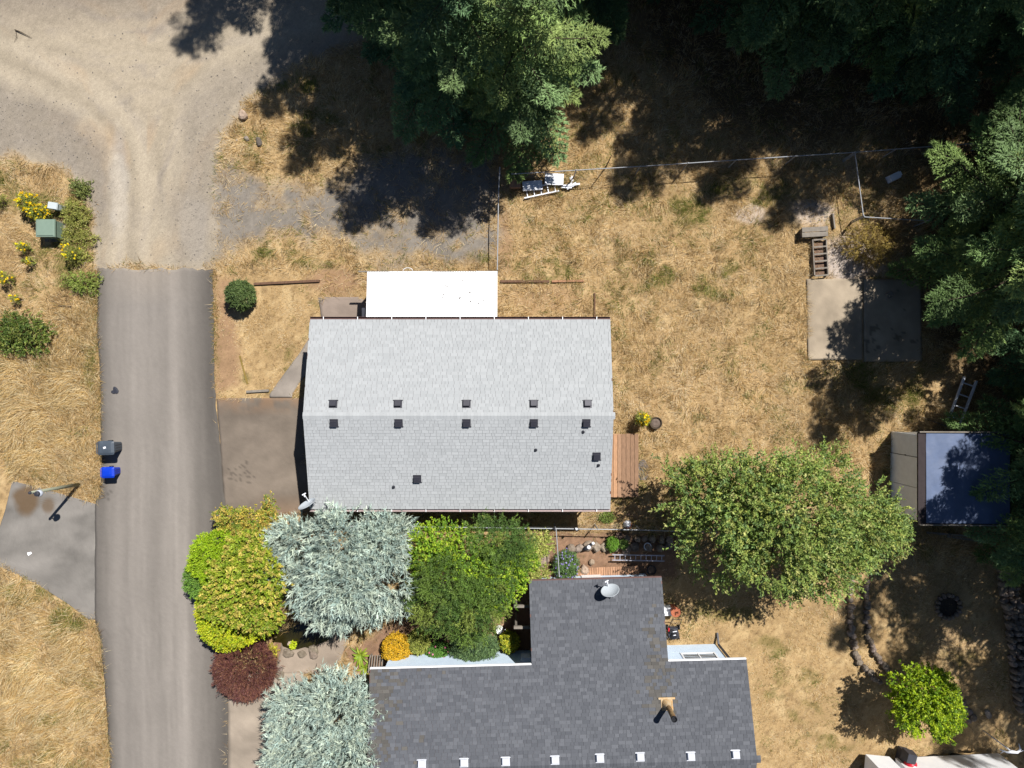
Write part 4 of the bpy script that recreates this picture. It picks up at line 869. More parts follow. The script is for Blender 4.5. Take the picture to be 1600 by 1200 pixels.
lap_wall(mb, xb + .3, xb + .3, eM - ov, eW - .5, 0, 2.3, (-1, 0)); lap_wall(mb, xc - .3, xc - .3, eM - ov, eW - .5, 0, 2.3, (1, 0)); lap_wall(mb, xd - .35, xd - .35, sB + .5, eM - ov, 0, 2.5, (1, 0)); lap_wall(mb, xa + .35, xa + .35, sB + .5, eM - ov, 0, 2.5, (-1, 0))
obj('wall', mb, M_blue_s, h2)
window(h2, 8.75, eM - ov, 1.75, 1.5, 1.2, 'x', 1); window(h2, -.15, eM - ov, 2.3, .8, .5, 'x', 1)
window(h2, xb + .3, -11.2, 1.4, 1.2, 1.0, 'y', -1); window(h2, xc - .3, -10.9, 1.4, 1.2, 1.0, 'y', 1); window(h2, xd - .35, -15, 1.5, 1.4, 1.1, 'y', 1)
mb = MB(); mb.box((3.9, eW - .47, 1.05), (.95, .06, 2.0)); d_ = obj('door', mb, M_white, h2)
mb = MB(); mb.lathe((4.3, eW - .44, 1.0), [(.0, 0), (.03, .01), (.03, .04), (0, .06)], 10, (0, 1, 0)); obj('handle', mb, M_galv, d_)
for (x0, x1, y) in ((xa, xb, eM), (xb, xc, eW), (xc, xd, eM)):
    mb = MB(); mb.box(((x0 + x1) / 2, y + .035, z2(y) - .06), (x1 - x0 - .01, .07, .09)); obj('gutter', mb, M_white if y == eM else M_trim, h2)
mb = MB(); mb.bar((xd - .28, eM - .1, z2(eM) - .15), (xd - .28, eM - ov + .08, 2.2), .08); mb.bar((xd - .28, eM - ov + .08, 2.2), (xd - .28, eM - ov + .08, .25), .08); mb.bar((xd - .28, eM - ov + .08, .25), (xd - .28, eM - ov + .6, .08), .08)
obj('downpipe', mb, M_dark, h2)
def stain2(p):
    u = 800 + p.x / (H - p.z) * F; v = 600 - p.y / (H - p.z) * F; w_ = 8 + 14 * max(0, min(1, (v - 960) / 130))
    s_ = .85 * math.exp(-((u - 1022 - (v - 960) * .12) / w_) ** 2) * (1 if 930 < v < 1112 else 0) * min(1, max(0, (v - 920) / 90))
    return max(s_, .7 * math.exp(-((u - 585) / 40) ** 2) , .35 * math.exp(-((v - 1050) / 10) ** 2) * (u < 700))
td_ = [C(v_, v_ + 3, v_ + 10) for v_ in (102, 106, 108, 110, 113, 119)]; td_ += [np.array(t_) * np.array((1.0, .90, .74)) for t_ in td_]; tds = td_[:6]
def spans2(r):
    y = eW - r * .142 * math.cos(math.atan(k2)); return [(xd - xc, xd - xb)] if y > eM else [(0, xd - xa)]
sl2 = math.hypot(eW - rY, k2 * (eW - rY)); rows2 = int(sl2 / .142)
shingle_roof(r2, (xd, eW + .02, z2(eW) + .002), (-1, 0, 0), (0, -1, k2), rows2, spans2, td_, M_shD, seed=5, nsep=290, Mx=None, stain=lambda p: stain2(RM @ p))
shingle_roof(r2, (xa, -19.5, z2(-19.5) + .002), (1, 0, 0), (0, 1, k2), int(math.hypot(3.4, 3.4 * k2) / .142), lambda r: [(0, xd - xa)], tds, M_shD, seed=6, nsep=0)
mb = MB(); x = xa
while x < xd:
    mb.col = rr.choice(tds); d = .16
    mb.add([(x, rY - d, zR2 - d * k2 + .026), (x + .16, rY - d, zR2 - d * k2 + .018), (x + .16, rY, zR2 + .020), (x, rY, zR2 + .030), (x + .16, rY + d, zR2 - d * k2 + .018), (x, rY + d, zR2 - d * k2 + .026)], [(0, 1, 2, 3), (3, 2, 4, 5)]); x += .145
obj('ridge_cap', mb, M_shD, r2, kind='stuff')
M_wv = mat('white_vent', C(226, 230, 240), .4, .05, 8, .05)
vm2 = vent_mesh(M_wv, 1, 1.0, 'white_roof_vent'); inv = RM.inverted()
def on_roof2(u, v):
    z = 4.2
    for _ in range(6): p = inv @ G(u, v, z); z = z2(p.y)
    p.z = z; return p
for (u, v) in [(659, 1193), (725, 1191), (790, 1189), (867, 1187), (937, 1184), (1000, 1182), (1079, 1181), (1149, 1178)]:
    p = on_roof2(u, v); o = obj('roof_vent', vm2, None); o.parent = r2; o.location = p - c2 + Vector((0, 0, .02)); o.rotation_euler = (math.atan(k2), 0, math.pi)
p = on_roof2(1042, 1100)
M_rust = mat('rusty_pipe', C(150, 96, 62), .8, .3, 9, .4, c2=C(196, 168, 120)); M_flsh = mat('stained_flashing', C(224, 210, 180), .7, .1, 8, .1, c2=C(214, 164, 96))
mb = MB(); mb.box((p.x, p.y, p.z + .03), (.5, .5, .02), rx=-math.atan(k2)); mb.box((p.x, p.y + .24, p.z - .01), (.72, .08, .06), rx=-math.atan(k2)); mb.lathe((p.x, p.y, p.z), [(.24, .02), (.13, .3), (.125, .34)], 16); cb = obj('chimney', mb, M_flsh, r2)
mb = MB(); mb.tube([p + Vector((0, 0, .1)), p + Vector((0, 0, 1.3))], .11, 16); mb.tube([p + Vector((0, 0, 1.3)), p + Vector((0, 0, 1.42))], .125, 16, False); cb2 = obj('flue_pipe', mb, M_rust, r2)
mb = MB(); mb.lathe(p + Vector((0, 0, 1.36)), [(.127, 0), (.127, .07), (.10, .07), (.10, -.06), (0, -.06)], 16); obj('flue_cap', mb, M_black, r2)
h2.rotation_euler = (0, 0, A2)
# white box on the wall, and pergola beams with the dark deck below
p = G(821, 1030, 1.4); mb = MB(); mb.box((p.x, p.y, 1.3), (.42, .28, .55)); mb.box((p.x, p.y, 1.595), (.46, .32, .04)); mb.box((p.x, p.y + .145, 1.3), (.2, .012, .2)); single('wall_box', mb, M_white, 'white appliance box in the inner corner of the pale blue wall', 'box', loc=(p.x, p.y, 1))
pg = thing('pergola', 'low wooden pergola with two white-ended beams sticking out from under the dark roof', 'pergola', (G(815, 965).x, G(815, 965).y, 0))
for v_ in (947, 980):
    mb = MB(); q = G(803, v_, 2.2); mb.bar((q.x, q.y, 2.2), (q.x + 1.6, q.y + .02, 2.25), .12, .14); obj('beam', mb, M_wood_g, pg)
    mb = MB(); mb.box((q.x + .1, q.y, 1.06), (.1, .1, 2.12)); obj('post', mb, M_wood_g, pg)
pd = thing('side_deck', 'shaded dark plank deck under the pergola', 'deck', (.3, -11.7, 0))
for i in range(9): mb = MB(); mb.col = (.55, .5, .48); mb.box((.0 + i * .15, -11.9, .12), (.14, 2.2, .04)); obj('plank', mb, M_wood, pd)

# ------------------------------------------------------------ decks and boards
dk = thing('back_deck', 'reddish-brown plank deck against the end wall of the pale-roofed house', 'deck', (G(975, 728).x, G(975, 728).y, 0))
rr = random.Random(12); a0 = G(957, 678, .35); a1 = G(993, 777, .35); n = 10; wd = (a1.x + .15 - 4.08) / n
for i in range(n):
    mb = MB(); s_ = rr.uniform(.75, 1.2) * (1.1 if i < 5 else .85); mb.col = (s_, s_ * (1.0 if i < 5 else 1.06), s_ * (.95 if i < 5 else 1.1)); mb.box((4.08 + wd * (i + .5), (a0.y + a1.y) / 2 + rr.uniform(-.02, .02), .35), (wd - .016, a0.y - a1.y, .04)); obj('plank', mb, M_wood, dk)
mb = MB(); mb.col = (.7, .65, .6)
for y_ in (a0.y - .1, (a0.y + a1.y) / 2, a1.y + .1): mb.box((4.08 + wd * n / 2, y_, .26), (wd * n - .05, .06, .14))
for x_ in (4.2, 4.08 + wd * n - .1):
    for y_ in (a0.y - .15, a1.y + .15): mb.box((x_, y_, .08), (.1, .09, .22))
obj('joist', mb, M_wood, dk)
wk = thing('boardwalk', 'narrow walkway of short pinkish boards along the top edge of the dark roof', 'deck', (G(950, 900).x, G(950, 900).y, 0))
n = 44
for i in range(n):
    u = 838 + i * (1000 - 838) / n; v = 903 - (u - 838) * .04; q = G(u, v - 3, .15); mb = MB(); s_ = rr.uniform(.85, 1.2); mb.col = (s_, s_, s_); mb.box((q.x, q.y - .2, .15), (.098, 1.0, .035), rz=A2); obj('plank', mb, M_wood, wk)
mb = MB(); mb.col = (.7, .7, .7)
for dy in (.12, -.5): q0 = G(838, 903, .1); q1 = G(1000, 897, .1); mb.bar((q0.x, q0.y + dy, .09), (q1.x, q1.y + dy, .09), .06, .07)
obj('joist', mb, M_wood, wk)

# ------------------------------------------------------------ satellite dishes
def dish(u, v, z, nrm, dia, basep, label, au, av):
    c = G(u, v, z); t = thing('satellite_dish', label, 'satellite dish', basep, 'satellite dishes on the roofs'); nrm = Vector(nrm).normalized()
    prof = [(r_ * dia / 2, .11 * r_ * r_) for r_ in (0.02, .3, .55, .75, .9, 1.0)]
    mb = MB(); mb.lathe(c, prof + [(dia / 2 + .012, .11), (dia / 2 + .012, .09)] + [(r_ * dia / 2, .11 * r_ * r_ - .02) for r_ in (1., .9, .75, .55, .3, .02)], 36, nrm); obj('reflector', mb, mat('dish_grey', C(205, 214, 222), .5, .04, 4, .02), t, smooth=True)
    e = Vector((G(au, av, z + .25))); mb = MB(); low = c - Vector((0, 0, 1)).cross(nrm).cross(nrm).normalized() * 0
    s0 = c - nrm * .04 + (nrm.cross(Vector((0, 0, 1))).cross(nrm)).normalized() * (-dia * .48); mb.tube([s0, e], .022, 8); obj('arm', mb, M_white, t)
    mb = MB(); mb.tube([e, e + (c - e).normalized() * .13], .04, 10); mb.box(e, (.17, .05, .05), rz=.5); obj('receiver', mb, M_whitep, t)
    mb = MB(); b_ = Vector(basep); mb.tube([b_, b_ + Vector((0, 0, (c.z - b_.z) * .7)), c - nrm * .06], .03, 8); mb.box(b_ + Vector((0, 0, .01)), (.2, .2, .02)); obj('mast', mb, M_galv, t)
q = RM @ on_roof2(957, 928); dish(954, 925, 3.35, (-.26, .90, .42), .80, q, 'pale satellite dish near the top edge of the dark roof, casting an oval shadow', 948, 908)
dish(481, 790, 3.5, (-.42, .86, .30), .80, (X0 + .15, YS + .25, ZE + .1), 'grey satellite dish on the corner of the pale roof, seen almost edge-on above the driveway', 475, 772)
mb = MB(); p0 = Vector((X0 + .3, YS + .3, ZE + .12)); mb.tube([p0, p0 + Vector((.1, .1, .9))], .012, 6); mb.tube([p0 + Vector((-.1, -.1, .6)), p0 + Vector((.3, .45, .85))], .008, 5); mb.tube([p0 + Vector((-.05, .2, .75)), p0 + Vector((.25, 0, .7))], .006, 5)
single('aerial', mb, M_galv, 'thin wire aerial beside the dish on the corner of the pale roof', 'aerial', loc=p0)

# ------------------------------------------------------------ chain-link fences
def fence(pts, h, label, cat='fence', loc=None):
    W = [Vector((*G(u, v, h).xy, 0)) for u, v in pts]; t = thing('chain_link_fence', label, cat, W[0], 'chain-link fences'); rail = MB(); wire = MB()
    for a, b_ in zip(W[:-1], W[1:]):
        d = b_ - a; L = d.length; n = max(1, round(L / 2.6)); dn = d.normalized()
        for i in range(n + (b_ == W[-1])):
            p = a + d * i / n; mb = MB(); mb.tube([p - Vector((0, 0, .1)), p + Vector((0, 0, h + .03))], .03, 8); mb.lathe(p + Vector((0, 0, h + .03)), [(.034, 0), (.03, .03), (0, .045)], 8); obj('post', mb, M_galv, t)
        rail.tube([a + Vector((0, 0, h)), b_ + Vector((0, 0, h))], .024, 8)
        nn = int((L + h) / .075); s_ = .0022; sd_ = dn.cross(Vector((0, 0, 1))) * .004
        for k in range(nn):
            for sg in (1, -1):
                x0 = k * .075 - (h if sg > 0 else 0); z0 = 0.; x1 = x0 + sg * h if sg > 0 else x0 - h; z1 = h
                if sg < 0: x0, x1 = k * .075, k * .075 - h
                if x0 < 0: z0 = -x0 if sg > 0 else 0; x0 = 0
                if sg > 0 and x1 > L: z1 = h - (x1 - L); x1 = L
                if sg < 0:
                    if x0 > L: z0 = (x0 - L); x0 = L
                    if x1 < 0: z1 = h + x1; x1 = 0
                if z1 - z0 < .02: continue
                A_ = a + dn * x0 + Vector((0, 0, z0 + .03)); B_ = a + dn * x1 + Vector((0, 0, z1 - .01)); o_ = sd_ * sg
                wire.add([A_ + o_ + Vector((0, 0, -s_)), B_ + o_ + Vector((0, 0, -s_)), B_ + o_ + Vector((0, 0, s_)), A_ + o_ + Vector((0, 0, s_))], [(0, 1, 2, 3)])
    obj('top_rail', rail, M_galv, t); obj('wire_mesh', wire, M_galv, t)
    return t
fence([(800, 272), (1000, 260), (1150, 250), (1335, 238), (1465, 228), (1700, 212)], 1.2, 'long chain-link fence across the back of the yard under the firs')
fence([(1336, 240), (1349, 337)], 1.2, 'short chain-link fence running down from the back fence towards the planter frame')
fence([(1350, 339), (1450, 345)], 1.2, 'short bright-railed chain-link fence ending under the sunlit firs')
fence([(781, 262), (779, 300), (777, 421)], 1.2, 'chain-link fence from the bright fir to the corner of the white corrugated roof')
fence([(430, 822), (640, 823), (868, 826), (1000, 828), (1120, 832)], 1.2, 'long chain-link fence between the two houses')
fence([(869, 828), (874, 900)], 1.2, 'short chain-link cross fence beside the lavender')

# ------------------------------------------------------------ lamp post, bins, utility boxes
bx, by = g0(124, 757); tp = G(47, 770, 3.55); lp = thing('lamp_post', 'tall grey-green lamp post leaning over the side driveway with a glass globe lamp', 'lamp post', (bx, by, 0))
M_post = mat('grey_green_post', C(168, 172, 150), .7, .08, 5, .1)
mb = MB(); mb.tube([(bx, by, -.1), (tp.x, tp.y, 3.55)], [.085, .065], 12); obj('pole', mb, M_post, lp, smooth=True)
lc = Vector((tp.x + .24, tp.y - .06, 3.30))
mb = MB(); mb.tube([(tp.x, tp.y, 3.45), (lc.x, lc.y, 3.52)], .025, 8); mb.lathe((lc.x, lc.y, 3.42), [(.05, .1), (.11, .08), (.12, 0), (.10, -.02)], 16); mb.lathe((tp.x, tp.y, 3.55), [(.075, 0), (.06, .05), (0, .07)], 12); obj('lamp_arm', mb, M_dark, lp)
mb = MB(); mb.lathe(lc, [(0, -.16), (.10, -.13), (.155, -.03), (.15, .06), (.10, .12)], 18); obj('globe', mb, mat('lamp_glass', C(214, 222, 236), .15, .05, 4, .02, spec=.8), lp, smooth=True)

def wheelie(u, v, s, M_b, M_l, label, rot=0.0):
    "wheeled bin; front faces +x"
    p = G(u, v, 0); t = thing('wheelie_bin', label, 'bin', (p.x, p.y, 0), 'wheeled bins at the kerb'); R_ = Matrix.Rotation(rot, 3, 'Z')
    q = lambda x, y, z: p + R_ @ Vector((x, y, z)) * s
    mb = MB(); ring = []
    for z, lx, ly in ((.06, .24, .21), (.5, .29, .25), (.92, .335, .29), (.925, .36, .315), (.98, .36, .315)):
        r = []
        for a in range(16):
            th = 2 * math.pi * a / 16; cx, cy = math.cos(th), math.sin(th); ex = .35; r.append(q(math.copysign(abs(cx) ** ex, cx) * lx, math.copysign(abs(cy) ** ex, cy) * ly, z))
        ring.append(r)
    vs = [v_ for r in ring for v_ in r]; fs = [(i * 16 + k, i * 16 + (k + 1) % 16, (i + 1) * 16 + (k + 1) % 16, (i + 1) * 16 + k) for i in range(4) for k in range(16)] + [tuple(range(15, -1, -1))]
    mb.add(vs, fs); 
    for yy in (-.12, 0, .12): mb.bar(q(.335, yy, .82), q(.262, yy, .2), .03 * s)
    bd = obj('body', mb, M_b, t)
    mb = MB(); vs = []; n = 7
    for i in range(n):
        for j in range(n):
            a = i / (n - 1) * 2 - 1; b_ = j / (n - 1) * 2 - 1; e_ = max(abs(a), abs(b_)); zz = .985 + (.085 * (1 - e_ ** 3)) + (.02 if a < -.5 else 0); cr = 1 - .06 * (abs(a) > .9) * (abs(b_) > .9)
            vs.append(q(a * .385 * cr, b_ * .33 * cr, zz))
    m0 = len(vs)
    for i in range(n):
        for j in range(n): x_, y_, z_ = vs[i * n + j]; vs.append((x_, y_, p.z + .975 * s))
    fs = [(i * n + j, (i + 1) * n + j, (i + 1) * n + j + 1, i * n + j + 1) for i in range(n - 1) for j in range(n - 1)]
    per = [(i, 0) for i in range(n)] + [(n - 1, j) for j in range(1, n)] + [(i, n - 1) for i in range(n - 2, -1, -1)] + [(0, j) for j in range(n - 2, 0, -1)]
    for k in range(len(per)):
        a = per[k][0] * n + per[k][1]; b_ = per[(k + 1) % len(per)][0] * n + per[(k + 1) % len(per)][1]; fs.append((b_, a, a + m0, b_ + m0))
    mb.add(vs, fs); ld = obj('lid', mb, M_l, t, smooth=False)
    mb = MB(); mb.box(q(-.02, .02, 1.073), (.12 * s, .09 * s, .008), rz=.3); obj('emblem', mb, M_whitep if s > .95 else M_l, ld)
    mb = MB(); mb.tube([q(-.40, -.26, .95), q(-.45, -.24, .97), q(-.45, .24, .97), q(-.40, .26, .95)], .018 * s, 8); obj('handle', mb, M_b, t)
    for sy in (-1, 1):
        mb = MB(); mb.tube([q(-.27, sy * .24, .12), q(-.27, sy * .30, .12)], .12 * s, 14); obj('wheel', mb, M_black, t)
    return t
M_bing = mat('grey_bin_plastic', C(84, 94, 106), .4, .08, 4, .05); M_binb = mat('blue_bin_plastic', C(10, 66, 214), .4, .08, 4, .05)
wheelie(184, 697, 1.02, M_bing, M_bing, 'large grey wheeled rubbish bin at the road edge above the blue bin', .03)
wheelie(183, 735, .80, M_binb, M_binb, 'smaller bright blue wheeled recycling bin at the road edge', .03)

M_util = mat('pale_green_cabinet', C(140, 162, 146), .5, .06, 4, .05)
p = G(88, 362, 0); t = thing('utility_cabinet', 'large pale green utility box in the weeds left of the gravel road', 'utility box', (p.x, p.y, 0))
mb = MB(); mb.box((p.x, p.y, .38), (.78, .76, .76)); obj('body', mb, M_util, t)
mb = MB(); mb.box((p.x, p.y, .79), (.92, .86, .07), taper=.97); mb.box((p.x, p.y, .84), (.84, .78, .04), taper=.9); obj('lid', mb, M_util, t)
mb = MB(); mb.box((p.x, p.y, .02), (1.05, 1.0, .06)); obj('plinth', mb, M_wood_g, t)
p = G(97, 327, 0); t = thing('utility_pedestal', 'small pale white-green utility box beside the yellow flowers', 'utility box', (p.x, p.y, 0))
mb = MB(); mb.box((p.x, p.y, .34), (.42, .28, .7), rz=-.15, taper=.95); obj('body', mb, mat('pale_cabinet', C(206, 218, 220), .5, .05, 4, .03), t)
mb = MB(); mb.box((p.x, p.y, .72), (.48, .34, .06), rz=-.15, taper=.9); obj('lid', mb, mat('pale_cabinet_lid', C(214, 224, 228), .5, .05, 4, .03), t)
mb = MB(); a = G(89, 478); mb.tube([(a.x, a.y, .08), (a.x + .75, a.y - .02, .12), (a.x + .72, a.y - .14, .06)], .016, 6); single('metal_rod', mb, M_dark, 'thin bent dark rod lying in the grass left of the asphalt start', 'rod')

# ------------------------------------------------------------ stones
def stone_col(r_): s_ = r_.uniform(.65, 1.15); return (s_, s_ * r_.uniform(.94, 1.0), s_ * r_.uniform(.88, 1.0))
def stones(root, pts, sz, seed, rows=1, step=.26, hgt=.2, off=0):
    r_ = random.Random(seed); W = [Vector((*g0(u, v), 0)) for u, v in pts]
    for a, b_ in zip(W[:-1], W[1:]):
        d = b_ - a; n = max(1, round(d.length / step)); s_ = Vector((-d.y, d.x, 0)).normalized()
        for i in range(n):
            for k in range(rows):
                p = a + d * (i + r_.uniform(.3, .7)) / n + s_ * ((k - (rows - 1) / 2) * sz * .8 + r_.uniform(-.06, .06))
                mb = MB(); mb.col = stone_col(r_); mb.rock((p.x, p.y, -.04), (sz * r_.uniform(.75, 1.25), sz * r_.uniform(.7, 1.1), hgt * r_.uniform(.7, 1.3)), r_.random(), r_.uniform(0, 3)); obj('stone', mb, M_stone, root)
def stonework(name, label, pts, sz, seed, rows, step, hgt, cat='stone wall'):
    t = thing(name, label, cat, (*g0(*pts[0]), 0)); stones(t, pts, sz, seed, rows, step, hgt); return t
stonework('stone_wall', 'left row of grey stones edging the curved path above the lime tree', [(1326, 905), (1327, 950), (1330, 990), (1334, 1015), (1345, 1038), (1360, 1052), (1376, 1066)], .34, 1, 1, .27, .32, 'stone edging')
stonework('stone_wall', 'right row of grey stones edging the curved path above the lime tree', [(1352, 905), (1352, 950), (1354, 990), (1361, 1010), (1374, 1030), (1388, 1046)], .30, 2, 1, .25, .30, 'stone edging')
stonework('stone_wall', 'low dry-stone wall along the right edge of the photo', [(1568, 885), (1576, 930), (1583, 975), (1588, 1020), (1592, 1060), (1600, 1110)], .36, 3, 3, .30, .42)
stonework('stone_border', 'low line of loose stones right of the lime tree', [(1496, 1095), (1508, 1112), (1520, 1128)], .36, 4, 2, .32, .16, 'stone edging')
stonework('stone_border', 'two flat stones near the end of the loose stone line', [(1538, 1106), (1546, 1124)], .42, 5, 1, .5, .14, 'stone edging')
stonework('stone_border', 'row of brown boulders edging the planting bed under the fence', [(880, 858), (900, 858), (925, 852), (950, 856), (985, 856), (1020, 856), (1055, 852)], .5, 6, 1, .46, .3, 'stone edging')
stonework('stone_border', 'dark stones heaped in the shade at the right end of the planting bed', [(960, 838), (1000, 840), (1050, 842)], .4, 7, 1, .42, .25, 'stone edging')
stonework('rockery', 'pale flat stones around the dark pond between the purple dome and the silvery conifer', [(442, 1020), (462, 1026), (482, 1018), (500, 1006)], .55, 8, 1, .5, .18, 'rockery')
stonework('rockery', 'pale stones beside the purple dome at the edge of the driveway', [(440, 1062), (432, 1048), (444, 1035)], .45, 9, 1, .42, .16, 'rockery')
fr = thing('fire_ring', 'dark round stone fire ring half in shade in the lower right yard', 'fire pit', (*g0(1480, 947), 0))
r_ = random.Random(3)
for i in range(16):
    a = i * 6.283 / 16; x, y = g0(1480, 947); mb = MB(); mb.col = tuple(.8 * c for c in stone_col(r_)); mb.rock((x + .56 * math.cos(a), y + .56 * math.sin(a), -.03), (.24, .2, .24 * r_.uniform(.8, 1.2)), i, a); obj('stone', mb, M_stone, fr)
mb = MB(); mb.col = (.15, .14, .13); mb.lathe((*g0(1480, 947), 0), [(.52, .02), (.4, .05), (0, .04)], 20); obj('ash_bed', mb, M_stone, fr)
def rock1(u, v, d, lab, seed, tint=(1, 1, 1), m=M_stone, z=-.04):
    p = G(u, v); mb = MB(); mb.col = tint; mb.rock((p.x, p.y, z), d, seed, seed); return single('rock', mb, m, lab, 'rock', loc=(p.x, p.y, 0))
rock1(381, 181, (.5, .45, .3), 'pinkish white rock at the left edge of the grass island by the gravel road', 1, (1.5, 1.35, 1.25))
rock1(386, 217, (.26, .24, .18), 'small grey rock left of the dark stump on the grass island', 2)
rock1(370, 219, (.12, .1, .08), 'tiny white stone left of the small grey rock on the grass island', 12, (1.5, 1.5, 1.5))
rock1(913, 889, (.5, .46, .34), 'large pale rock in the planting bed right of the lavender', 3, (1.5, 1.35, 1.22))
rock1(925, 878, (.34, .3, .2), 'tan rock just above the large pale rock', 4, (1.15, 1.05, .9))
rock1(405, 222, (.45, .28, .2), 'dark flat rock on the grass island beside the small grey rock', 5, (.45, .45, .45))
rock1(849, 875, (.5, 1.1, .12), 'long flat stepping stone beside the trailing shrub at the cross fence', 6, (1.1, 1.0, .95))
rock1(453, 1005, (.3, .22, .15), 'small white rock in the dark shade between the maples and the silvery conifer', 7, (1.6, 1.55, 1.5))
rock1(490, 1020, (.75, .42, .2), 'flat grey boulder on the pale path below the silvery conifer', 8, (.9, .85, .82))
# borders made of timber
def timber(u0, v0, u1, v1, lab, w_=.12, h_=.12, m=M_wood, tint=(.36, .35, .36), cat='timber'):
    a = G(u0, v0); b_ = G(u1, v1); mb = MB(); mb.col = tint; mb.bar((a.x, a.y, h_ / 2), (b_.x, b_.y, h_ / 2), w_ * .7, h_); return single('landscape_timber', mb, m, lab, cat, loc=(a.x, a.y, 0))
timber(398, 444, 500, 439, 'brown timber edging from the clipped shrub towards the entry slab', .16)
timber(782, 440, 858, 440, 'brown timber edging right of the white corrugated roof, left length', .16)
timber(862, 440, 912, 439, 'weathered timber edging in the back yard grass, right length', .14, tint=(.9, .85, .8))
timber(929, 458, 929, 498, 'thin brown timber edging running up from the top eave of the pale roof', .08)
timber(386, 612, 421, 610, 'short grey timber at the corner of the front lawn and the walk', .16, m=M_wood_g)
timber(375, 556, 387, 600, 'thin mossy strip of edging in the front lawn', .09, .05, tint=(.6, .75, .3))

# ------------------------------------------------------------ back-yard clutter
def ladder(name, label, a, b_, wd, n, z0=.1, z1=.1, m=M_whitep, rw=.06, cat='ladder', group=None):
    a = Vector((*g0(*a), z0)); b_ = Vector((*g0(*b_), z1)); d = (b_ - a).normalized(); s_ = d.cross(Vector((0, 0, 1))).normalized() * wd / 2; t = thing(name, label, cat, (a.x, a.y, 0), group)
    for sg in (-1, 1): mb = MB(); mb.bar(a + s_ * sg, b_ + s_ * sg, rw, rw * 1.4); obj('rail', mb, m, t)
    for i in range(n): p = a.lerp(b_, (i + .5) / n); mb = MB(); mb.bar(p - s_ * .97, p + s_ * .97, rw * .7, rw * .6); obj('rung', mb, m, t)
    return t
M_alu = mat('aluminium', C(215, 215, 228), .35, .06, 6, .03, metal=.4)
ladder('step_ladder', 'white broken ladder section lying at the front of the scrap pile by the back fence', (818, 304), (872, 293), .42, 5, .12, .16)
ladder('extension_ladder', 'silver ladder lying beside the boardwalk above the dark roof', (955, 868), (1036, 870), .26, 10, .35, .3, M_alu, .045)
ladder('wooden_ladder', 'pale ladder-shaped frame lying in the shade above the tarp-covered shed', (1486, 662), (1510, 592), .62, 4, .2, .3, M_whitep, .08)
p = G(832, 290, .3); mb = MB(); mb.box((p.x, p.y, .3), (.95, .45, .05), rz=.08); mb.box((p.x - .1, p.y + .02, .335), (.3, .2, .02), rz=.4); mb.box((p.x, p.y, .15), (.85, .38, .2), rz=.08); single('plastic_tabletop', mb, M_whitep, 'white plastic panel on the left of the scrap pile, above the broken ladder', 'panel', loc=(p.x, p.y, 0))
p = G(866, 280, .3); mb = MB(); mb.box((p.x, p.y, .28), (.9, .55, .08), rz=-.06); mb.box((p.x, p.y, .12), (.8, .48, .22), rz=-.06)
for i in range(4): mb.box((p.x - .3 + i * .2, p.y, .33), (.04, .45, .02), rz=-.06)
single('plastic_crate', mb, M_whitep, 'grey-white slatted plastic crate at the top of the scrap pile', 'crate', loc=(p.x, p.y, 0))
for i, (u, v, l, a, lab) in enumerate([(893, 283, .55, 1.45, 'upright'), (893, 289, .8, .12, 'long'), (885, 293, .5, -.05, 'lowest')]):
    p = G(u, v, .15); mb = MB(); mb.box((p.x, p.y, .12 + i * .04), (l, .09, .06), rz=a); mb.box((p.x + .1 * math.cos(a), p.y + .1 * math.sin(a), .10 + i * .04), (l * .4, .14, .04), rz=a + .5); single('plastic_scrap', mb, M_whitep, f'{lab} piece of white plastic scrap at the right end of the scrap pile', 'scrap', loc=(p.x, p.y, 0))
p = G(805, 284, .4); t = thing('wooden_box', 'brown wooden box beside the fir and the scrap pile', 'box', (p.x, p.y, 0)); mb = MB(); mb.col = (.9, .9, .9); mb.box((p.x, p.y, .2), (.48, .52, .42)); obj('body', mb, M_wood, t); mb = MB(); mb.col = (1.15, 1.1, 1.1); mb.box((p.x, p.y, .43), (.54, .6, .04)); obj('lid', mb, M_wood, t)
p = G(1398, 276, .3); mb = MB(); mb.box((p.x, p.y, .2), (.55, .34, .36), rz=.45, taper=.9); mb.box((p.x + .2, p.y + .12, .22), (.2, .2, .3), rz=.45); single('white_tub', mb, M_whitep, 'white plastic tub alone in the dark shade right of the short fence', 'tub', loc=(p.x, p.y, 0))
# planter frame
p = G(1274, 362, .5); t = thing('garden_bench', 'weathered grey bench at the top of the long planter frame', 'bench', (p.x, p.y, 0))
for i in range(2): mb = MB(); mb.box((p.x, p.y + .13 - i * .25, .45), (1.25, .22, .05), rz=.05); obj('seat_board', mb, M_wood_g, t)
for s_ in (-1, 1): mb = MB(); mb.box((p.x + s_ * .52, p.y, .21), (.08, .4, .42), rz=.05); obj('leg', mb, M_wood_g, t)
a = G(1281, 374, .3); b_ = G(1284, 430, .3); t = thing('planter_frame', 'long pale timber frame with cross slats on the white stones above the concrete pad', 'planter', (a.x, a.y, 0))
for s_ in (-1, 1): mb = MB(); mb.bar((a.x + s_ * .33, a.y, .14), (b_.x + s_ * .33, b_.y, .14), .05, .28); obj('side_board', mb, M_wood_g, t)
for i in range(6): q = a.lerp(b_, i / 5.); mb = MB(); mb.bar((q.x - .31, q.y - .03, .28), (q.x + .31, q.y + .02, .28), .07, .04); obj('slat', mb, M_wood_g, t)
mb = MB(); mb.col = (.6, .45, .38); mb.box(((a.x + b_.x) / 2, (a.y + b_.y) / 2, .05), (.6, (a.y - b_.y) * .96, .08)); obj('soil', mb, M_stone, t)
timber(1299, 335, 1302, 358, 'short pale plank standing beside the grey bench', .1, .2, M_wood_g)
timber(1441, 652, 1483, 668, 'thin pale pole lying above the shed', .05, .1, M_wood_g, cat='pole')
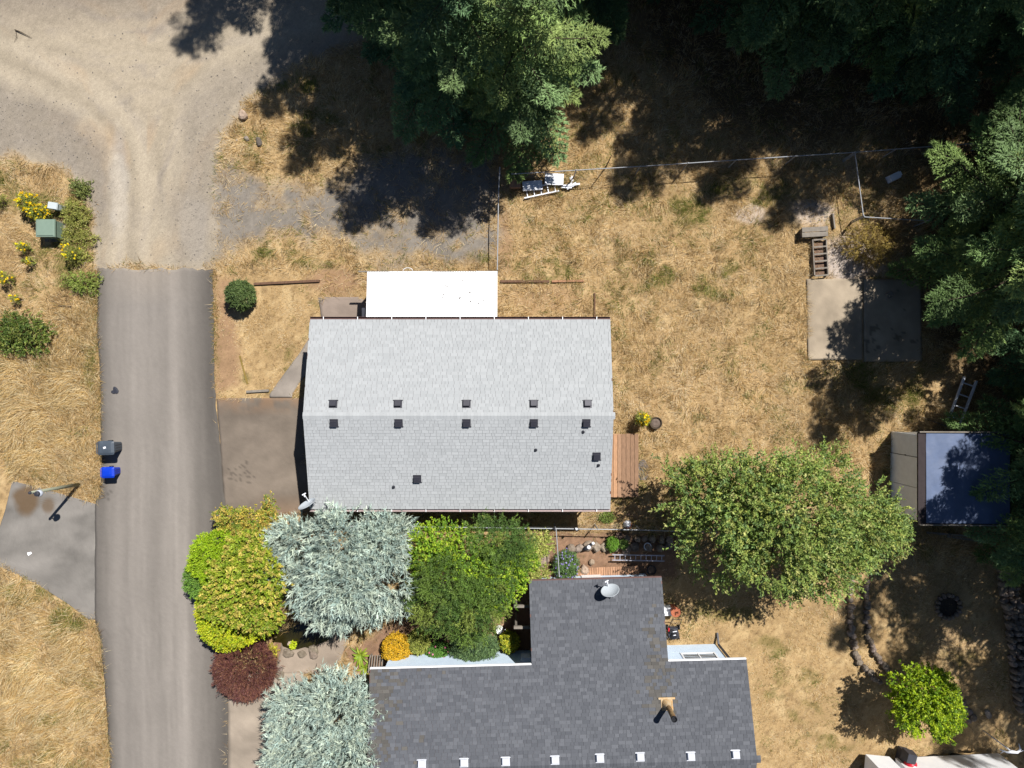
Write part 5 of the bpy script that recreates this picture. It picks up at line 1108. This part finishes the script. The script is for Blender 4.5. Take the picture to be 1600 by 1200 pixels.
p = G(1389, 461, .1); mb = MB(); mb.box((p.x, p.y, .14), (.3, .26, .16), rz=.5); mb.box((p.x, p.y, .24), (.22, .18, .04), rz=.5); single('small_crate', mb, M_wood_g, 'small pale crate at the shaded right side of the concrete pad', 'crate', loc=(p.x, p.y, 0))
# round planter of a hollow log
p = G(1025, 661, .3); t = thing('round_planter', 'round brown barrel planter in the back yard beside the yellow flower', 'planter', (p.x, p.y, 0))
mb = MB(); mb.lathe((p.x, p.y, 0), [(.24, -.02), (.29, .15), (.30, .34), (.26, .34), (.24, .26)], 20); obj('tub', mb, M_bark, t)
mb = MB(); mb.col = (.55, .5, .48); mb.lathe((p.x, p.y, 0), [(.245, .25), (.12, .29), (0, .28)], 16); obj('soil', mb, M_stone, t)
p = G(1005, 735); mb = MB(); mb.col = (.9, .9, .92); rr = random.Random(6)
vs = [(p.x + .28 * math.cos(a) * rr.uniform(.8, 1.2), p.y + .48 * math.sin(a) * rr.uniform(.8, 1.2), .03) for a in np.linspace(0, 6.0, 15)]; mb.add(vs, [tuple(range(15))]); mb.add([(v_[0], v_[1], -.03) for v_ in vs], [])
mb.f += [(i, (i + 1) % 15, (i + 1) % 15 + 15, i + 15) for i in range(15)]; mb.c = mb.c[:len(mb.v)]; single('stepping_stone', mb, mat('grey_slab', C(128, 120, 116), .9, .3, 9, .5, tint=True), 'flat grey slab in the dry grass beside the plank deck', 'slab', loc=(p.x, p.y, 0))
# garden bits
shrub('lavender', 'lavender bush with purple blooms at the cross fence above the dark roof', 884, 884, .4, .55, .65, .36, [(98, 128, 74), (112, 142, 80), (86, 112, 70)], 96, 900, 10, .16, .08, .025, .7, thick=.5, flower=(60, 9, [(150, 138, 200), (166, 156, 214)]))
shrub('boxwood', 'small bright green ball shrub among the boulders under the fence', 957, 850, .3, .27, .32, .28, [(106, 150, 48), (120, 164, 58)], 97, 700, 10, .06, .04, .025, .8, thick=.15)
shrub('small_fern', 'smaller green tuft right of the bright ball shrub', 974, 850, .2, .2, .22, .2, [(112, 140, 66)], 98, 260, 9, .1, .05, .025, .8, thick=.5)
shrub('straggly_weed', 'low green weed at the corner of the pale-roofed house by the fence', 948, 808, .12, .35, .2, .14, [(120, 138, 66)], 99, 220, 8, .12, .07, .02, .8, 'plant')
def pot(u, v, r_, h_, label, m, z=0, fill=None):
    p = G(u, v, h_); t = thing('flower_pot', label, 'pot', (p.x, p.y, 0)); mb = MB(); mb.lathe((p.x, p.y, z), [(r_ * .7, 0), (r_, h_ * .9), (r_ * 1.08, h_ * .9), (r_ * 1.08, h_), (r_ * .9, h_), (r_ * .85, h_ * .85)], 18); obj('body', mb, m, t)
    mb = MB(); mb.col = (.5, .42, .38); mb.lathe((p.x, p.y, z), [(r_ * .86, h_ * .86), (0, h_ * .9)], 18); obj('soil', mb, M_stone, t)
M_terra = mat('terracotta', C(196, 116, 84), .8, .12, 6, .15)
pot(968, 838, .2, .3, 'brown pot on the boulders just under the fence', mat('brown_pot', C(140, 110, 92), .8, .1, 6, .1))
pot(1012, 854, .17, .28, 'small white-rimmed pot among the boulders near the silver ladder', M_whitep)
pot(1018, 891, .22, .3, 'dark pot with reddish soil at the corner of the dark roof', M_black)
p = G(982, 821, .4); t = thing('garden_ornament', 'small orange and white ornament on the grass side of the fence', 'ornament', (p.x, p.y, 0))
mb = MB(); mb.lathe((p.x, p.y, 0), [(.16, 0), (.2, .12), (.12, .3), (.05, .42), (0, .45)], 14); obj('body', mb, M_whitep, t); mb = MB(); mb.lathe((p.x + .04, p.y - .05, .22), [(.17, 0), (.15, .06), (0, .09)], 12); obj('bowl', mb, M_terra, t)
mb = MB(); p = G(985, 812, .3); mb.tube([(p.x + .34 * math.cos(a), p.y + .26 * math.sin(a), .28 + .03 * math.sin(3 * a)) for a in np.linspace(0, 6.0, 20)], .014, 5); single('wire_hoop', mb, M_trim, 'thin brown hoop around the orange and white ornament', 'hoop', loc=(p.x, p.y, 0))
p = G(919, 855, .3); t = thing('garden_statue', 'small black and white animal statue among the boulders', 'statue', (p.x, p.y, 0)); mb = MB(); mb.tube([(p.x - .22, p.y - .12, .28), (p.x, p.y, .32), (p.x + .12, p.y + .12, .33)], [.08, .12, .08], 10); mb.tube([(p.x + .12, p.y + .12, .34), (p.x + .2, p.y + .2, .44)], [.06, .07], 8)
for dx, dy in ((-.17, -.14), (-.2, -.04), (.06, .0), (.0, .1)): mb.tube([(p.x + dx, p.y + dy, -.02), (p.x + dx, p.y + dy, .28)], .03, 6)
obj('body', mb, M_dark, t, smooth=True); mb = MB(); mb.lathe((p.x + .22, p.y + .23, .46), [(0, -.06), (.07, -.02), (.07, .04), (0, .08)], 10); mb.lathe((p.x + .02, p.y + .02, .40), [(.1, 0), (.08, .035), (0, .045)], 10); obj('white_patch', mb, M_whitep, t)
for i, u in enumerate((866, 900)):
    p = G(u, 826, 1.2); mb = MB(); mb.box((p.x, p.y + .02, 1.33), (.1, .08, .1)); mb.lathe((p.x, p.y, 1.38), [(.06, 0), (0, .08)], 8); single('fence_finial', mb, M_whitep if i else M_dark, ('small white cap on the fence rail above the planting bed', 'small dark cap where the cross fence meets the long fence')[1 - i], 'cap', loc=(p.x, p.y, 1.25))
p = G(780, 985, .3); t = thing('white_urn', 'white jug-shaped ornament on the soil near the pergola', 'ornament', (p.x, p.y, 0)); mb = MB(); mb.lathe((p.x, p.y, 0), [(.1, 0), (.2, .12), (.21, .24), (.14, .36), (.16, .4), (.13, .4), (.1, .3)], 16); obj('body', mb, M_white, t, smooth=True); mb = MB(); mb.tube([(p.x + .18, p.y + .02, .14), (p.x + .3, p.y + .03, .24), (p.x + .15, p.y + .02, .36)], .022, 6); obj('handle', mb, M_white, t)
q = G(590, 1038, .4); t = thing('slatted_grate', 'small dark slatted rack on the brown bed at the corner of the dark roof', 'rack', (q.x, q.y, 0))
for i in range(6): mb = MB(); mb.bar((q.x - .35 + i * .12, q.y + .45, .4), (q.x - .45 + i * .13, q.y - .4, .4), .05, .03); obj('slat', mb, M_wood_g, t)
for dx, dy in ((-.35, .35), (.25, .35), (-.38, -.3), (.25, -.3)): mb = MB(); mb.box((q.x + dx, q.y + dy, .19), (.05, .05, .38)); obj('leg', mb, M_wood_g, t)
# green bin and barrel beside the dark-roofed house
p = G(1056, 957, .75); t = thing('rain_barrel', 'terracotta-lidded barrel at the side of the dark-roofed house above the mower', 'barrel', (p.x, p.y, 0))
mb = MB(); mb.lathe((p.x, p.y, 0), [(.19, 0), (.22, .35), (.2, .72)], 20); obj('body', mb, M_terra, t); mb = MB(); mb.lathe((p.x, p.y, .7), [(.235, 0), (.235, .04), (.2, .05), (.19, .035), (0, .035)], 22); obj('lid', mb, M_terra, t)
p = G(1046, 956, .5); mb = MB(); mb.box((p.x - .05, p.y, .25), (.5, .38, .5)); single('white_step', mb, M_white, 'white block between the barrel and the wall of the dark-roofed house', 'block', loc=(p.x, p.y, 0))
p = G(1053, 990, .3); t = thing('lawn_mower', 'black push lawn mower parked beside the dark-roofed house', 'lawn mower', (p.x, p.y, 0))
mb = MB(); mb.box((p.x, p.y, .16), (.5, .58, .14), taper=.85); mb.lathe((p.x, p.y - .05, .16), [(.28, 0), (.26, .1), (.1, .13)], 18); obj('deck', mb, M_dark, t)
mb = MB(); mb.lathe((p.x, p.y - .08, .27), [(.15, 0), (.16, .1), (.12, .17), (.05, .19), (0, .19)], 16); mb.box((p.x - .12, p.y + .12, .34), (.2, .14, .12)); obj('engine', mb, M_black, t)
mb = MB(); mb.box((p.x + .02, p.y + .14, .42), (.2, .03, .02), rz=.2); mb.box((p.x, p.y - .02, .47), (.12, .03, .02), rz=.2); obj('decal_plate', mb, M_whitep, t)
mb = MB(); mb.box((p.x - .25, p.y + .2, .3), (.06, .16, .12)); obj('fuel_cap', mb, mat('red_plastic', C(214, 44, 60), .4, .05, 4, .02), t)
for sx in (-1, 1):
    for sy, rr_ in ((-.26, .1), (.26, .13)): mb = MB(); mb.tube([(p.x + sx * .26, p.y + sy, rr_), (p.x + sx * .31, p.y + sy, rr_)], rr_, 14); obj('wheel', mb, M_black, t)
mb = MB(); mb.tube([(p.x - .22, p.y + .25, .25), (p.x - .2, p.y + .85, .8), (p.x + .26, p.y + .85, .8), (p.x + .24, p.y + .25, .25)], .016, 6); mb.tube([(p.x - .2, p.y + .6, .57), (p.x + .24, p.y + .6, .57)], .012, 6); obj('handle', mb, M_black, t)

# pond in the shade
x, y = g0(468, 990); mb = MB(); rr = random.Random(8); vs = [(x + 1.5 * math.cos(a) * rr.uniform(.8, 1.1), y + .75 * math.sin(a) * rr.uniform(.8, 1.1), .02) for a in np.linspace(0, 6.28, 28)[:-1]]; mb.add(vs, [tuple(range(27))])
o = obj('pond_water', mb, None) if False else None
M_water = mat('pond_water', C(48, 44, 20), .08, .3, 3, .05, spec=.6); me = mb.mesh('pond_water', M_water); o = bpy.data.objects.new('pond_water', me); col.objects.link(o); o['kind'] = 'structure'
r_ = np.random.default_rng(2)
for i in range(14): pass
shrub('pond_plant', 'yellow-green tuft between the purple dome and the dark pond', 424, 1018, .2, .3, .3, .22, [(196, 188, 60), (160, 160, 50)], 101, 240, 9, .1, .05, .03, .8, 'plant', .6)
shrub('pond_plant', 'tiny lime tuft at the lower right edge of the dark pond', 458, 1008, .2, .13, .17, .15, [(190, 206, 40)], 102, 120, 8, .06, .04, .025, .8, 'plant', .6)

# ------------------------------------------------------------ shed with blue tarp
sx0, sx1, sy0, sy1, sh = 18.56, 22.4, -6.25, -2.30, 2.32
sh_ = thing('garden_shed', 'white-panelled garden shed under the firs at the right edge', 'shed', ((sx0 + sx1) / 2, (sy0 + sy1) / 2, 0))
M_ply = mat('white_plywood', (.78, .83, .86), .8, .06, 3, .15)
mb = MB(); mb.box(((sx0 + sx1) / 2 + .02, (sy0 + sy1) / 2, sh / 2 - .05), (sx1 - sx0 - .06, sy1 - sy0 - .06, sh)); obj('wall', mb, M_siding, sh_)
yy = [sy1, -3.35, -4.75, sy0]
for i in range(3): mb = MB(); mb.box((sx0 - .03 + .012 * (i % 2) - (.05 if i == 1 else 0), (yy[i] + yy[i + 1]) / 2, sh / 2), (.05, yy[i] - yy[i + 1] - .03, sh - .02)); obj('wall_panel', mb, M_ply, sh_)
mb = MB(); mb.box((sx0 - .07, -3.36, 1.3), (.03, .1, .1)); mb.box((sx0 - .03, -3.35, 1.15), (.012, .02, 2.2)); obj('latch', mb, M_black, sh_)
mb = MB(); mb.add([(sx0 - .12, sy0 - .1, sh + .03), (sx1 + .1, sy0 - .1, sh + .03), (sx1 + .1, sy1 + .1, sh + .03), (sx0 - .12, sy1 + .1, sh + .03), (sx0 - .12, sy0 - .1, sh + .13), (sx1 + .1, sy0 - .1, sh + .33), (sx1 + .1, sy1 + .1, sh + .33), (sx0 - .12, sy1 + .1, sh + .13)], [(3, 2, 1, 0), (4, 5, 6, 7), (0, 1, 5, 4), (1, 2, 6, 5), (2, 3, 7, 6), (3, 0, 4, 7)])
sr = obj('roof', mb, mat('dark_felt', C(66, 58, 60), .9, .15, 5, .2), sh_)
mb = MB(); mb.box(((sx0 + sx1) / 2, sy1 + .13, sh + .26), (sx1 - sx0 + .2, .05, .16), ry=-.05); mb.box(((sx0 + sx1) / 2, sy0 - .13, sh + .26), (sx1 - sx0 + .2, .05, .16), ry=-.05); obj('fascia', mb, M_wood_g, sr)
M_tarp = mat('blue_tarp', C(100, 118, 154), .5, .08, 3, .15, 7, spec=.5, bdist=.03)
mb = MB(); nx_, ny_ = 44, 48; vs = []
for j in range(ny_):
    for i in range(nx_):
        x = sx0 + .22 + (sx1 - sx0 - .2) * i / (nx_ - 1); y = sy0 - .06 + (sy1 - sy0 + .12) * j / (ny_ - 1)
        z = sh + .16 + (x - sx0) * .052 + .07 * float(fbm(x * 1.3 - y * .2, y * .5 + x * .3, 1.2, 4, 3)) + .05 * abs(float(fbm(x * 2.2 + y * .5, y * .6, 1.3, 3, 7)) - .5) - .04
        vs.append((x, y, z + .012))
mb.add(vs, [(j * nx_ + i, j * nx_ + i + 1, (j + 1) * nx_ + i + 1, (j + 1) * nx_ + i) for j in range(ny_ - 1) for i in range(nx_ - 1)])
mb.add([(v_[0], v_[1], v_[2] - .012) for v_ in vs], [(j * nx_ + i, (j + 1) * nx_ + i, (j + 1) * nx_ + i + 1, j * nx_ + i + 1) for j in range(ny_ - 1) for i in range(nx_ - 1)])
single('blue_tarp', mb, M_tarp, 'wrinkled blue tarp spread over the roof of the garden shed', 'tarp', loc=(sx0, sy0, sh), smooth=True)
for i, (u, v, u2, v2, lab) in enumerate([(1448, 832, 1520, 838, 'upper'), (1480, 838, 1538, 846, 'lower')]):
    a = G(u, v, .1); b_ = G(u2, v2, .1); mb = MB(); mb.bar((a.x, a.y, .1), (b_.x, b_.y, .14), .1, .04); single('loose_board', mb, M_wood_g, f'{lab} pale board lying below the tarp-covered shed', 'board', loc=(a.x, a.y, 0))

# ------------------------------------------------------------ trailer lower right
zt = 2.6
tl_ = thing('camper_trailer', 'long white camper trailer roof along the bottom right edge', 'trailer', (G(1520, 1230, 0).x, G(1520, 1230, 0).y, 0)); A3 = .045
c = G(1530, 1262, zt); Rz = Matrix.Rotation(A3, 3, 'Z'); q = lambda x, y, z: Vector((c.x, c.y, 0)) + Rz @ Vector((x, y, 0)) + Vector((0, 0, z))
mb = MB(); mb.box(q(0, 0, 1.45), (5.0, 2.3, 2.3), rz=A3); obj('body', mb, M_white, tl_)
mb = MB(); mb.box(q(0, 0, 2.62), (5.04, 2.34, .05), rz=A3); mb.box(q(-1.25, .75, 2.68), (1.1, .5, .08), rz=A3); mb.box(q(1.2, .3, 2.68), (.5, .5, .12), rz=A3); obj('roof', mb, M_white, tl_)
mb = MB(); mb.box(q(-1.25, .75, 2.725), (.95, .36, .015), rz=A3); obj('roof_hatch', mb, M_whitep, tl_)
for s_ in (-.5, .5): mb = MB(); mb.tube([q(s_, .9, .34), q(s_, 1.1, .34)], .33, 18); obj('wheel', mb, M_black, tl_)
mb = MB(); mb.box(q(0, 0, .25), (4.9, .9, .12), rz=A3); obj('chassis', mb, M_dark, tl_)
c2_ = G(1398, 1247, 2.1); t = thing('cargo_trailer', 'white boxy cargo trailer left of the red cover at the bottom edge', 'trailer', (c2_.x, c2_.y, 0))
mb = MB(); mb.box((c2_.x, c2_.y, 1.2), (1.15, 2.1, 1.7), rz=-.1); obj('body', mb, M_white, t); mb = MB(); mb.box((c2_.x, c2_.y, 2.08), (1.2, 2.16, .05), rz=-.1); obj('roof', mb, M_white, t)
for s_ in (-1, 1): mb = MB(); mb.tube([(c2_.x + s_ * .4, c2_.y, .28), (c2_.x + s_ * .54, c2_.y, .28)], .28, 16); obj('wheel', mb, M_black, t)
c4 = G(1425, 1193, 1.1); t = thing('motor_scooter', 'black machine with a bright red cover between the two trailers', 'machine', (c4.x, c4.y, 0))
mb = MB(); mb.box((c4.x - .05, c4.y + .25, .95), (.5, .5, .5), rz=-.25, taper=.85); mb.box((c4.x, c4.y - .1, .45), (.45, .8, .7), rz=-.25); obj('body', mb, M_dark, t)
mb = MB(); mb.lathe((c4.x + .05, c4.y - .2, .8), [(.3, 0), (.3, .15), (.22, .3), (.08, .36), (0, .36)], 14); obj('cover', mb, mat('red_cover', C(222, 40, 62), .4, .05, 4, .03), t, smooth=True); mb = MB(); mb.box((c4.x + .05, c4.y - .2, 1.17), (.2, .16, .02), rz=.4); obj('badge', mb, M_whitep, t)
c5 = G(1580, 1172, 2.0); mb = MB(); mb.tube([(c5.x - .45, c5.y - .02, 1.9), (c5.x - .2, c5.y - .1, 2.0), (c5.x, c5.y - .05, 2.05), (c5.x + .25, c5.y - .08, 2.05), (c5.x + .35, c5.y + .1, 2.1), (c5.x + .28, c5.y + .35, 2.1)], [.03, .04, .08, .06, .04, .015], 8)
mb.tube([(c5.x + .25, c5.y - .08, 2.05), (c5.x + .7, c5.y + .06, 2.05)], [.03, .01], 6); mb.tube([(c5.x, c5.y - .05, 2.05), (c5.x + .02, c5.y - .06, 0)], .03, 6); mb.tube([(c5.x - .3, c5.y - .06, 1.96), (c5.x - .42, c5.y - .2, 1.9)], [.03, .01], 6)
single('driftwood', mb, M_whitep, 'bleached antler-shaped branch on a stake behind the long white trailer', 'branch', loc=(c5.x, c5.y, 0), smooth=True)
# forked twig on the dusty road
a = G(24, 47); mb = MB(); mb.tube([(a.x, a.y, .03), (a.x + .3, a.y - .12, .05), (a.x + .8, a.y - .38, .02)], [.03, .025, .008], 6); mb.tube([(a.x + .03, a.y, .03), (a.x + .1, a.y - .35, .04), (a.x - .05, a.y - .6, .02)], [.015, .012, .004], 5); single('fallen_twig', mb, M_bark, 'forked fallen twig on the dusty road in the upper left corner', 'twig', loc=a)
a = G(946, 262); mb = MB(); mb.tube([(a.x, a.y, -.1), (a.x + .03, a.y - .02, 1.9)], [.035, .02], 6); mb.tube([(a.x, a.y, .9), (a.x + .12, a.y - .25, 1.15)], [.015, .008], 5); single('thin_post', mb, M_bark, 'thin dark post standing at the back fence right of the scrap pile', 'stem', loc=(a.x, a.y, 0))  # thin upright post, placed from its long narrow shadow
a = G(181, 609); mb = MB(); mb.rock((a.x, a.y, .012), (.26, .38, .05), 4, .5); mb.rock((a.x - .1, a.y - .12, .012), (.18, .24, .04), 6, 1.5); single('dark_rag', mb, M_dark, 'small dark crumpled thing lying on the asphalt above the bins', 'debris', loc=(a.x, a.y, 0))
a = G(47, 865); mb = MB(); mb.box((a.x, a.y, .03), (.2, .1, .02), rz=.6); mb.box((a.x - .05, a.y + .03, .045), (.1, .08, .01), rz=.1); single('paper_scrap', mb, M_white, 'small white paper scrap on the side driveway', 'litter', loc=(a.x, a.y, 0))
print('objects', len(bpy.data.objects), 'tris', sum(len(o.data.polygons) for o in bpy.data.objects if o.type == 'MESH'))
